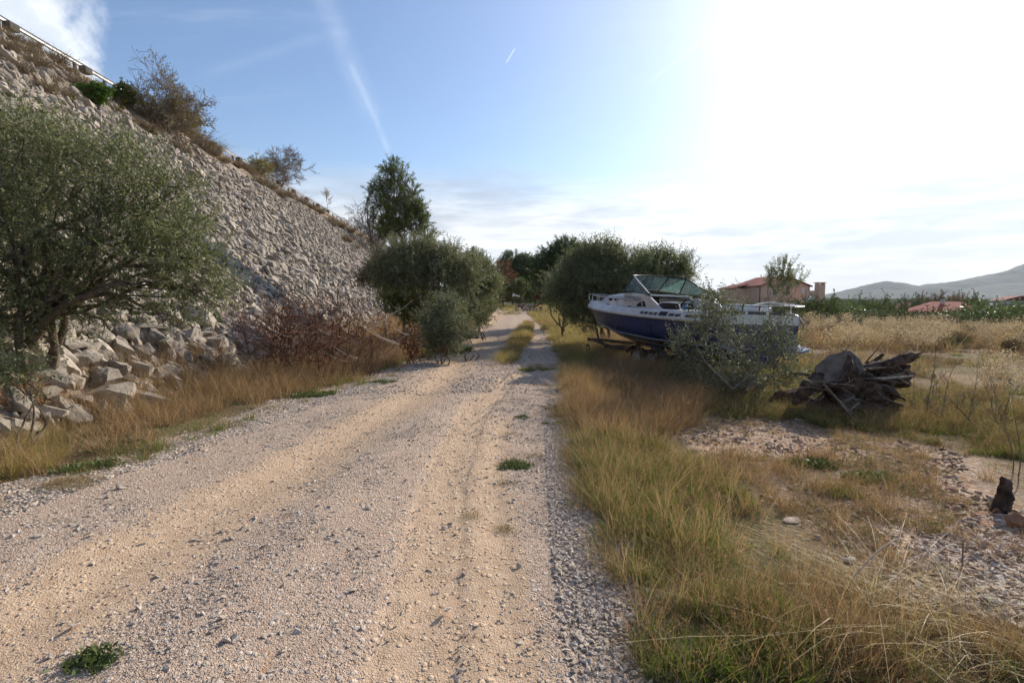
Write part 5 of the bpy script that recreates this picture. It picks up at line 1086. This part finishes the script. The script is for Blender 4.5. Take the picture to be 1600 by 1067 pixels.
# loose logs
lg=thing('log','rough broken brown log lying on top of the stump roots and pointing right','log',tuple(at(1390,571,7.45)))
def relto(o,x,y,Y): return at(x,y,Y)-np.array(o.location)
wood('bark_body',[relto(lg,1345,577,7.5),relto(lg,1385,571,7.45),relto(lg,1428,555,7.35)],[.07,.085,.06],M['dark_root'],lg,12,.25); 
for k in range(5): wood('splinter',[relto(lg,1425,556,7.35),relto(lg,1425,556,7.35)+np.array([.09+.02*k,rng.normal(0,.02),.03*k-.06])],[.025,.004],M['dark_root'],lg,5,.1,5)
for k,(pts,rr,lb) in enumerate([([(1362,592,7.4),(1400,590,7.3),(1428,587,7.2)],.022,'thin pale stick poking right out of the stump roots'),([(1287,600,7.0),(1315,632,6.9),(1335,655,6.7)],.020,'grey fallen branch leaning on the front of the stump'),([(1225,612,7.3),(1262,603,7.2),(1300,612,7.1)],.010,'thin dead branch crossing left of the stump foot'),([(1330,655,6.7),(1350,668,6.6),(1372,672,6.5)],.009,'small forked twig on the grass before the stump')]):
    o0=at(*pts[1]); g_=thing('dead_branch',lb,'branch',tuple(o0)); wood('stem',[at(*p)-o0 for p in pts],[rr,rr*.8,rr*.4],M['twig' if k!=0 else 'twig_pale'],g_,6,.1,10)
    wood('side_twig',[at(*pts[1])-o0,at(pts[1][0]+14,pts[1][1]-10,pts[1][2])-o0,at(pts[1][0]+30,pts[1][1]-8,pts[1][2])-o0],[rr*.6,rr*.4,rr*.2],M['twig'],g_,5,.1,7)
# ---------------------------------------------------------------- rocks on the right
def rock(label,x,y,s,m,seed,sx=1.4,sz=.7,rz=0.,sink=.25,rx=0.,ry_=0.):
    h=hit(x,y); o=ob('rock',rock_mesh('rock',m,14,.8,seed,2),None,(h[0],h[1],h[2]+s*sz*.4-s*sink*.5),(rx,ry_,rz),label,'rock'); o.scale=(s*sx,s,s*sz); return o
rock('orange brown boulder lying in the grass left of the stump',1216,612,.34,M['red_rock'],401,1.1,.62,.2); rock('small grey stone right of the orange brown boulder',1240,612,.12,M['boulder'],402)
rock('orange slab at the right edge lying over the stone spread',1545,828,.17,M['red_rock'],403,1.5,.5,.1,rx=.2); rock('rounded orange rock at the far right edge of the clay',1592,828,.22,M['red_rock'],404,1.1,.9); rock('orange rock behind the slab at the right edge',1530,808,.16,M['red_rock'],405,1.4,.5,.4)
rock('small upright orange rock beside the dark stake',1560,805,.10,M['red_rock'],406,1.,.9); rock('grey green round stone half hidden in grass at lower right',1542,952,.13,M['boulder'],407,1.2,.9)
rock('grey slab stone on the bare clay near the middle',1382,738,.15,M['boulder'],408,1.9,.3,.1); rock('smaller grey stone right of the slab on the clay',1402,744,.10,M['boulder'],409,1.5,.4)
rock('white limestone lump half buried at the grass edge',1238,815,.12,M['gravel'],410,1.6,.4,.3); rock('pinkish stone lying among the clay pebbles',1500,845,.09,M['red_rock'],411,1.6,.5)
rock('loose pale stone between grass and clay at the front',1330,880,.08,M['gravel'],412)
# dark rotten stake with two thin stems
h=hit(1568,800); stk=thing('rotten_stake','short dark rotten stake sticking out by the orange rocks','stake',tuple(h)); wood('stake',[(-.06,0,-.05),(0,0,.12),(.02,.02,.26)],[.06,.05,.03],M['dark_root'],stk,9,.25,8)
# thin bare saplings in the field
def stem(label,x0,y0,Y,x1,y1,r=.006,br=3,m='twig',cat='sapling',name='bare_sapling'):
    a=at(x0,y0,Y); a[2]=float(H(a[0],Y)); b=at(x1,y1,Y); t=thing(name,label,cat,tuple(a)); P,_=limb((0,0,-.05),b-a,r,r*.4,10,.03); V,Fc=tubes(P[None],np.linspace(r,r*.35,10)[None],5); ob('stem',mesh_np('stem',V,Fc,M[m],True),t)
    L=np.linalg.norm(b-a)
    for k in range(br):
        i=rng.integers(3,9); d=unit(np.array([rng.normal(0,.6),rng.normal(0,.5),.8])); Q,_=limb(P[i],P[i]+d*L*rng.uniform(.12,.3),r*.6,r*.2,6,.06); V,Fc=tubes(Q[None],np.linspace(r*.6,r*.2,6)[None],4); ob('side_twig',mesh_np('side_twig',V,Fc,M[m],True),t)
    return t
stem('tall thin bare sapling right of the stump logs',1448,640,7.0,1462,535,.007,4); stem('second thin bare sapling leaning right of the stump',1468,640,7.0,1495,565,.006,4); stem('short bare sapling nearest the stump logs',1435,628,7.1,1434,550,.005,3)
stem('dark leaning broken stem in the green grass',1530,670,6.6,1485,625,.012,1); stem('bare sapling rising behind the leaning broken stem',1512,655,6.8,1528,570,.006,4); stem('tall thin twig at the right edge behind the rotten stake',1580,765,4.8,1552,600,.006,3); stem('second thin twig at the right edge behind the rotten stake',1587,780,4.7,1583,640,.006,2)
stem('leaning bare twig before the plumed plant',1500,672,6.5,1545,600,.006,4)
for k,(x,y) in enumerate([(1455,655),(1475,650),(1500,640),(1440,640),(1520,655)]):
    bb=hit(x,y); bare_tree('thorn_bush','low tangle of bare thorny twigs '+['at the foot of the saplings','between the two thin saplings','behind the leaning broken stem','nearest to the stump logs','right of the leaning broken stem'][k],'shrub',bb,.75,.006,'twig',3,2,.9,.3,n=2)
# plumed plants
def plume(label,x,y,Y,rr,tops=6,ht=None,group=None):
    a=at(x,y,Y); a[2]=float(H(a[0],Y)); t=thing('plume_plant',label,'plant',tuple(a),0,group)
    st_=[];P=[];Q=[]
    for k in range(tops):
        e=np.array([rng.normal(0,rr),rng.normal(0,rr),ht*rng.uniform(.75,1.1)]); L_,_=limb((0,0,0),e,.005,.002,7,.05); st_.append(L_)
        m=110; P.append(e+rng.normal(0,1,(m,3))*np.array([.06,.06,.07])*rr/.16); Q.append(rng.normal(0,1,(m,3)))
    V,Fc=tubes(np.array(st_),np.tile(np.linspace(.005,.002,7),(tops,1)),4); ob('stems',mesh_np('stems',V,Fc,M['twig'],True),t)['kind']='stuff'
    V,Fc=leafquads(np.concatenate(P),np.concatenate(Q),.022*rr/.16,.008*rr/.16); mark_stuff(ob('seed_heads',mesh_np('seed_heads',V,Fc,M['plume']),t)); return t
plume('tall plant with fluffy cream seed heads near the right edge',1555,690,6.6,.17,7,.72)
pp=plume('pale fluffy dry bush standing in the open field',1420,520,22,.30,9,.62,'pale fluffy dry bushes in the field')
fl=[(1262,505,30),(1300,523,24),(1330,507,33),(1355,515,27),(1370,498,38),(1385,515,28),(1340,530,21),(1352,545,17),(1455,508,32),(1475,506,34),(1440,530,20),(1452,540,17),(1430,545,16),(1510,510,32),(1530,515,30),(1550,512,31),(1570,512,30),(1590,515,28),(1500,530,22),(1545,540,18),(1595,535,18),(1395,498,40),(1410,500,40),(1320,548,16),(1280,520,24),(1580,590,10),(1560,500,42),(1490,500,42),(1350,495,44),(1440,495,45),(1295,498,42)]
wh_={}
for i,(x,y,Y) in enumerate(fl):
    c=copy_tree(pp); a=at(x,y,Y); c.location=(a[0],Y,float(H(a[0],Y))); c.rotation_euler=(0,0,rng.uniform(0,6)); s=rng.uniform(.7,1.25)*(1 if Y>15 else .8)*(1.15 if Y>30 else 1); c.scale=(s*1.15,s*1.15,s)
grass('field_weeds','rough knee high brown weeds on the open field right of the stump',np.array([[6.2,9.],[11,7.5],[22,12],[34,24],[30,34],[16,28],[8,17]]),1500,{'brown':3,'rust':3,'tall':2,'mixed':2},.8,1.35,clumpy(.6,.45,.58,192),wide=1.3)
# ---------------------------------------------------------------- dry stalks in the foreground
def stalk(label,p0,p1,Y0,Y1,r=.004,sag=.04,m='twig_pale'):
    a=at(*p0,Y0); b=at(*p1,Y1); P,_=limb(a,b,r,r,10,.01); P[:,2]+=sag*np.sin(np.linspace(0,np.pi,10)); o_=P[0].copy(); V,Fc=tubes((P-o_)[None],np.linspace(r,r*.55,10)[None],5,); ob('dry_stalk',mesh_np('dry_stalk',V,Fc,M[m],True),None,tuple(o_),None,label,'stalk')
stalk('thick pale bent reed stalk arching over the foreground grass',(1330,905),(1405,840),2.75,2.9,.0055,.03)
stalk('straight pale stalk slanting down towards the lower right corner',(1442,850),(1510,938),3.1,2.75,.005,.0); stalk('long thin straw lying across the lower right grass',(1440,915),(1590,1010),2.7,2.35,.003,.03)
stalk('short white broken stalk standing at the lower right',(1542,990),(1552,948),2.5,2.55,.005,0.); stalk('long thin twig lying over the stone spread',(1450,925),(1600,928),2.8,2.7,.0035,.01); stalk('pale thin twig crossing the stone spread diagonally',(1520,870),(1610,930),3.1,2.8,.0035,.01)
stalk('short broken pale stalk beside the straight slanting one',(1470,885),(1482,930),2.95,2.75,.005,0.); stalk('upright brown dead stalk in the stone spread',(1503,905),(1505,848),2.95,2.95,.006,0.,'twig'); stalk('bleached root lying on the grass in the middle foreground',(1130,905),(1190,925),2.75,2.7,.004,.02); stalk('second bleached root lying beside the first one',(1150,890),(1200,895),2.85,2.8,.003,.03)
# ---------------------------------------------------------------- guardrail on the crest
Lg=TOE+14.55; zt=12.7
gr=thing('guardrail','galvanised road guardrail along the top of the rubble slope','guardrail',(-Lg-.0625*20-.5,20,zt-.32))
def gp(y,z): return (-(Lg)-.0625*y-gr.location.x, y-gr.location.y, z)
prof=[(0,.45),(.035,.49),(0,.53),(0,.57),(-.0,.61),(.035,.65),(0,.69)]
rows=[]
for y in np.arange(-4,150,2.): x0,y0,_=gp(y,0); rows.append([(x0+a*1.6,y0,b+.18) for a,b in prof])
build('beam',grid_bm(rows),simple('galvanised_beam',(.42,.43,.44),.5,.4),gr,solid=.006)
for y in np.arange(2,150,2.):
    x0,y0,_=gp(y,0); build('post',box_bm((x0-.06,y0,.35),(.10,.14,.90)),M['galv'],gr)
for k,y in enumerate(np.arange(6,70,4.)):
    o=build('stone_block',box_bm((-(Lg-.45)-.0625*y,y,zt+.04),(.36,.45,.32)),simple('dark_stone_block',(.10,.095,.08),.9,var=.3),None,bevel=.04); o['label']='dark stone block standing at the outer edge of the crest below the guardrail'; o['category']='stone block'; o['group']='dark stone blocks along the crest'
# ---------------------------------------------------------------- houses
M['pink_wall']=simple('salmon_render',(.72,.44,.30),.9,var=.1,sc=.4)
M['mint_wall']=simple('mint_render',(.33,.52,.40),.9,var=.1,sc=.4)
M['cream_wall']=simple('cream_render',(.55,.47,.38),.9,var=.1,sc=.4)
def tilef(t):
    p=tex(t); n=t.noise(p,1.2,4,.6); wv=t.new('ShaderNodeTexWave',bands_direction='X'); t.l.new(p,wv.inputs[0]); wv.inputs['Scale'].default_value=3.
    return pbr(t,t.mix(n,rgb(.15,.030,.022),rgb(.26,.058,.042)),.85,0,t.bump(wv.outputs[1],.6,.05),.2)
M['tile']=mat('red_roof_tile',tilef)
M['tile_bright']=simple('bright_red_tile',(.42,.075,.05),.85,var=.15,sc=1.5,bump=.4,bs=6)
M['window']=simple('window_glass',(.05,.055,.06),.15,spec=.8); M['white_frame']=simple('white_window_frame',(.7,.7,.68),.5)
hs=thing('house','two storey salmon house with a red gable roof behind the boat stern','house',(48.1,100,-1.6),R(10))
Wd,Ld,He,Hr=10.9,8.6,5.9,7.75
bm=bmesh.new(); pts=[(0,0,0),(Wd,0,0),(Wd,0,He),(Wd*.52,0,Hr-.15),(0,0,He)]; a=[bm.verts.new(p) for p in pts]; b=[bm.verts.new((p[0],Ld,p[2])) for p in pts]
bm.faces.new(a[::-1]); bm.faces.new(b)
for i in range(5): bm.faces.new((a[i],a[(i+1)%5],b[(i+1)%5],b[i]))
build('wall',bm,M['pink_wall'],hs)
rf=build('roof',grid_bm([[(-.4,-.5,He-.12),(Wd*.52,-.5,Hr),(Wd+.4,-.5,He-.12)],[(-.4,Ld+.5,He-.12),(Wd*.52,Ld+.5,Hr),(Wd+.4,Ld+.5,He-.12)]]),M['tile'],hs,solid=.2)
build('wall',box_bm((-1.6,6.2,2.7),(3.2,4.6,5.4)),M['pink_wall'],hs); build('roof',poly_bm([(-3.5,6.2,5.45),(-3.3,6.2,5.3),(.1,6.2,6.15),(.1,6.2,6.35)],5.2,(0,1,0)),M['tile'],hs)
for (x,z,w_,h_) in ((9.5,5.0,.55,1.1),(3.2,4.6,.9,1.3),(6.2,4.6,.9,1.2)):
    f=build('window',box_bm((x,-.04,z),(w_,.12,h_)),M['white_frame'],hs); build('pane',box_bm((x,-.115,z),(w_*.8,.03,h_*.86)),M['window'] if x<9 else simple('bright_pane',(.65,.68,.70),.2,spec=.8),f)
build('balcony',box_bm((3.4,-.75,3.1),(4.6,1.4,1.0)),M['pink_wall'],hs); build('recess_shade',box_bm((3.4,-.06,1.7),(4.2,.10,1.6)),M['window'],hs)  # flat dark panel gives the shade of an opening under the balcony
for z in (2.9,): build('downpipe',box_bm((Wd-.05,-.1,z),(.12,.12,5.8)),M['dark_root'],hs); build('downpipe',box_bm((.05,-.1,z),(.12,.12,5.8)),M['dark_root'],hs)
q=Vector((at(1275,470,96))); ck=thing('outdoor_fireplace','tall salmon chimney tower joined by a wall beam right of the house','chimney',(float(q.x),96,-1.6),R(6))
build('tower',box_bm((.65,0,3.0),(1.25,1.2,6.0)),M['pink_wall'],ck)
for sx in (.1,1.2): build('cap_post',box_bm((sx,0,6.13),(.14,1.1,.26)),M['pink_wall'],ck)
build('cap',box_bm((.65,0,6.32),(1.6,1.5,.12)),M['pink_wall'],ck); build('beam_wall',box_bm((-1.0,.1,4.35),(2.05,.4,1.0)),M['pink_wall'],ck)
build('beam_wall',box_bm((-1.0,.1,1.1),(2.05,.4,2.2)),M['cream_wall'],ck); w_=build('window',box_bm((-1.0,.12,3.1),(1.9,.1,.9)),M['white_frame'],ck)
h2=at(1476,490,95); hz=float(H(h2[0],95)); H2=thing('house','low mint green house with a bright red hipped roof among the scrub','house',(float(h2[0]),95,hz),R(-14))
zr=1.15-hz; ze=zr-1.75
build('wall',box_bm((0,0,ze/2),(10.0,7.5,ze)),M['mint_wall'],H2)
bm=bmesh.new(); v=[bm.verts.new(p) for p in [(-5.4,-4.2,ze-.1),(5.4,-4.2,ze-.1),(5.4,4.2,ze-.1),(-5.4,4.2,ze-.1),(-2.2,0,zr),(2.2,0,zr)]]
for f in ((0,1,5,4),(1,2,5),(2,3,4,5),(3,0,4)): bm.faces.new([v[i] for i in f])
r2=build('roof',bm,M['tile_bright'],H2,solid=.15); build('chimney',box_bm((-.9,-.9,zr-.1),(.5,.5,1.3)),M['cream_wall'],r2)
build('annex_wall',poly_bm([(1.2,-5.2,0),(7.4,-5.2,0),(7.4,-5.2,ze-1.2),(5.4,-5.2,ze-.1),(2.4,-5.2,ze-.1),(1.2,-5.2,ze-1.0)],3.0,(0,1,0)),M['mint_wall'],H2); build('window',box_bm((4.2,-6.75,ze-.65),(.6,.1,.5)),M['window'],H2)
for (x,y0,y1,Y,wd,lb,cw) in ((1405,478,488,118,7,'distant low house with a brown red roof left of the mint house','cream_wall'),(1135,458,466,130,7,'distant pale roofed house seen over the boat beside the salmon house','pink_wall'),(1585,462,470,170,10,'small distant house at the foot of the hill at the right edge','cream_wall'),(1432,470,477,150,8,'small distant house behind the mint house roof','cream_wall')):
    a=at(x,y0,Y); z=float(H(a[0],Y)); t_=thing('house',lb,'house',(float(a[0]),Y,z),R(rng.uniform(-20,20))); hh=a[2]-z; ev=max(hh-1.6,.8)
    build('wall',box_bm((0,0,ev/2),(wd,7,ev)),M[cw],t_); build('roof',poly_bm([(-wd/2-.4,0,ev),(0,0,hh),(wd/2+.4,0,ev)],7.6,(0,1,0)),M['tile'],t_); build('window',box_bm((1.2,-3.55,ev*.6),(1,.1,1.1)),M['window'],t_)
# utility pole and wires
a=at(1512,468,88); z=float(H(a[0],88)); up_=thing('utility_pole','grey utility pole with a short crossarm behind the mint house','utility pole',(float(a[0]),88,z)); tube_o('pole',[(0,0,0),(0,0,a[2]-z+.25)],.09,M['galv'],up_); tube_o('crossarm',[(-.7,0,a[2]-z),(.7,0,a[2]-z)],.05,M['galv'],up_,sides=4)
for d in (-.6,0,.6): tube_o('insulator',[(d,0,a[2]-z),(d,0,a[2]-z+.2)],.05,M['white_frame'],up_,sides=6)
p0=np.array([a[0],88,a[2]-1.2]); p1=at(1700,480,70); u=np.linspace(0,1,16)[:,None]; P=p0+(p1-p0)*u; P[:,2]-=.8*np.sin(np.pi*u[:,0]); V,Fc=tubes((P-P[0])[None],np.full((1,16),.02),4); ob('power_cable',mesh_np('power_cable',V,Fc,M['galv']),None,tuple(P[0]),None,'thin power cable running right from the utility pole','cable')
# ---------------------------------------------------------------- scrub beyond the field
def bush_mesh(seed,m,n=2600,ll=.09,lw=.024,h=1.,nc=7):
    cs=[(rng.normal(0,.42),rng.normal(0,.42),h*rng.uniform(.35,.85),rng.uniform(.3,.5)) for _ in range(nc)]; V,Fc,P=crown(cs,n//10,.35,5,ll,lw,.6); Vb,Fb=tubes(P,np.full(P.shape[:2],.008),3)
    V2,F2=join_np([(V,Fc),(Vb,Fb)]); return mesh_np('shrub',V2,F2,M[m])
BM={k:[bush_mesh(i,k) for i in range(3)] for k in ('scrub','scrub_olive','olive_dark','pine','brown_scrub')}
for _ms in BM.values():
    for _m in _ms:
        if _m.materials[0].name=='dusty_olive_leaf': _m.materials[0]=M['scrub_dark']
names={'scrub':('green_shrub','round green shrub in the belt of scrub beyond the field'),'scrub_olive':('pale_shrub','pale grey green shrub in the belt of scrub beyond the field'),'olive_dark':('dark_shrub','dark olive shrub in the belt of scrub beyond the field'),'pine':('dark_green_shrub','dark green dense shrub in the belt of scrub beyond the field'),'brown_scrub':('brown_shrub','brown leafed shrub in the belt of scrub beyond the field')}
def put_bush(x,Y,top,kd,wid=None):
    if 1412<x<1535 and Y<92: top=max(top,491+rng.uniform(0,5))
    a=at(x,top,Y); z=float(H(a[0],Y)); hh=max(a[2]-z,.5); s=hh/1.22; o=ob(names[kd][0],BM[kd][rng.integers(3)],None,(a[0],Y,z-.1*s),(0,0,rng.uniform(0,6)),names[kd][1],'shrub',None,'shrubs in the belt beyond the field: '+names[kd][0].replace('_',' ')); w_=(wid or rng.uniform(1.0,1.5))*s; o.scale=(w_,w_,s)
kinds_=['scrub','scrub_olive','olive_dark','pine','scrub','brown_scrub']
for i in range(34): put_bush(1245+i*11.5+rng.normal(0,4),rng.uniform(44,52),rng.choice([486,492,498,504])+rng.uniform(-3,3),kinds_[rng.integers(6)],rng.uniform(1.2,1.9))
for i in range(34): put_bush(1240+i*11.5+rng.normal(0,4),rng.uniform(54,64),rng.uniform(477,495),kinds_[rng.integers(5)],rng.uniform(1.1,1.7))
for i in range(30): put_bush(1235+i*13+rng.normal(0,4),rng.uniform(70,84),rng.uniform(479,488) if not 25<0 else 480,kinds_[rng.integers(4)],rng.uniform(1.,1.4))
for (x,Y,tp,kd,w_) in [(1488,17,538,'scrub_olive',.9),(1500,19,530,'brown_scrub',1.),(1390,20,528,'scrub_olive',1.1),(1575,15,545,'brown_scrub',.9),(1420,26,518,'brown_scrub',1.),(1290,25,520,'brown_scrub',1.),(1330,30,512,'scrub',1.),(1520,28,517,'brown_scrub',1.2),(1600,24,522,'scrub_olive',1.),(1460,33,508,'brown_scrub',1.1),(1365,36,505,'scrub_olive',1.1),(1275,36,505,'scrub',1.2),(1262,50,466,'olive_dark',1.2),(1285,52,470,'scrub',1.2),(1245,54,472,'olive_dark',1.2),(1305,58,474,'scrub',1.),(1560,60,474,'olive_dark',1.),(1585,62,472,'pine',1.),(1535,72,472,'pine',1.),(1600,55,478,'scrub',1.1),(1420,90,464,'pine',.8),(1445,110,462,'olive_dark',.8),(1470,112,460,'brown_scrub',.9),(1325,75,470,'scrub',1.),(1350,80,470,'olive_dark',1.1),(1375,100,466,'scrub',.9),(1170,70,471,'scrub',1.6),(1200,66,473,'olive_dark',1.6),(1225,72,471,'scrub',1.4),(1145,68,472,'scrub_olive',1.5),(1510,120,464,'scrub',.9),(1490,115,462,'olive_dark',.8),(1125,90,464,'brown_scrub',1.4)]: put_bush(x,Y,tp,kd,w_)
a=at(1303,452,108); z=float(H(a[0],108)); o=thing('cypress_tree','single narrow dark cypress right of the salmon chimney','tree',(float(a[0]),108,z)); cs=[(0,0,.8+k*.55,.62-.075*k) for k in range(7)]; V,Fc,P=crown(cs,260,.3,6,.14,.04,2.0,rnd=.15); V[:,2]*=(a[2]-z)/4.4; mark_stuff(ob('crown',mesh_np('crown',V,Fc,M['pine_dark']),o)); tube_o('trunk',[(0,0,0),(0,0,1.5)],.1,M['bark'],o)
# far scrub as one mass
n=9000; th=rng.uniform(R(-50),R(52),n); rr=95*np.exp(rng.random(n)*2.9); X=rr*np.sin(th); Y=rr*np.cos(th); k=(lat(X,Y)<2)&(fbm(X*.012,Y*.012,3,97)>.42)&~((X>35)&(X<90)&(Y<125))&~((np.abs(X)<8)&(Y<110)); X,Y=X[k],Y[k]; n=len(X); s=rng.uniform(1.2,2.8,n)*(1+rr[k]/900)
protos_=[proto('bush_kind',m) for kd in ('scrub','olive_dark','pine','scrub_olive') for m in BM[kd][:2]]
scatter('far_scrub',np.stack([X,Y,H(X,Y)-.2],-1),np.stack([X*0,X*0,rng.uniform(0,6.3,n)],-1),np.stack([s*1.3,s*1.3,s],-1),rng.integers(0,len(protos_),n),protos_,'distant belt of scrub and low trees spreading to the foot of the hills','scrub')
# trees closing the gap on both sides at the end of the track
for (x,Y,tp,kd) in [(838,70,440,'olive_dark'),(775,75,438,'pine'),(850,75,436,'pine'),(760,60,450,'olive_dark'),(835,85,446,'pine'),(815,78,430,'pine'),(797,80,432,'olive_dark')]:
    a=at(x,tp,Y); z=float(H(a[0],Y)); s=(a[2]-z)/1.22; o=ob('roadside_shrub',BM[kd][rng.integers(3)],None,(a[0],Y,z-.1),(0,0,rng.uniform(0,6)),'dense dark shrub closing off the view at the end of the track','shrub',None,'dark shrubs behind the end of the track'); o.scale=(s*.95,s*.95,s)
# debris pile at the bend
DBY=46.
def dpt(x,y): return at(x,y,DBY)
o0=dpt(828,474); o0[2]=float(H(o0[0],DBY)); db=thing('debris_heap','heap of dumped rubble and timber at the end of the track','debris heap',tuple(o0))
for k in range(34):
    r_=rng.random()*1.6; a_=rng.uniform(0,6.28); s=rng.uniform(.18,.5); o=ob('lump',rubble_me[k%16],db,(r_*math.cos(a_)*1.2,r_*math.sin(a_),.12+.5*rng.random()*(1-r_/1.8)),tuple(rng.uniform(0,3,3))); o.scale=(s*1.4,s,s)
for k in range(9): wood('plank',[np.array([rng.normal(0,.8),rng.normal(0,.4),.35]),np.array([rng.normal(0,.9),rng.normal(0,.4),.75])],[.05,.04],M['bark_light' if k%2 else 'rust'],db,5,.1,5)
a=dpt(802,461); b=dpt(812,463); tb=thing('white_pipe','white pipe sticking out left of the debris heap','pipe',tuple(a)); tube_o('pipe',[(0,0,0),tuple(b-a)],.06,M['gel_white'],tb); tube_o('pipe_end',[(-.05,0,-.12),(.05,0,.15)],.08,M['gel_white'],tb)
a=at(846,475,44.); shrub('rust_bush','rusty red leaved bush beside the debris heap','shrub',846,44.,[(842,462,44.,.45),(850,463,44,.4),(846,458,44,.35),(855,466,44,.3)],'rust_leaf','bark',160,.3,8,(.16,.05),tubeN=60)
# ---------------------------------------------------------------- haze
HZ=.00011
if HZ:
    m=bpy.data.materials.new('haze'); m.use_nodes=True; t=N(m.node_tree); t.n.clear(); pv=t.new('ShaderNodeVolumePrincipled'); pv.inputs['Color'].default_value=(.78,.88,1,1); pv.inputs['Density'].default_value=HZ; pv.inputs['Anisotropy'].default_value=.15
    oo=t.new('ShaderNodeOutputMaterial'); t.l.new(pv.outputs[0],oo.inputs['Volume'])
    bm=box_bm((500,3400,143),(9000,7400,300)); me=bpy.data.meshes.new('haze'); bm.to_mesh(me); bm.free(); me.materials.append(m); ob('haze',me,kind='stuff')
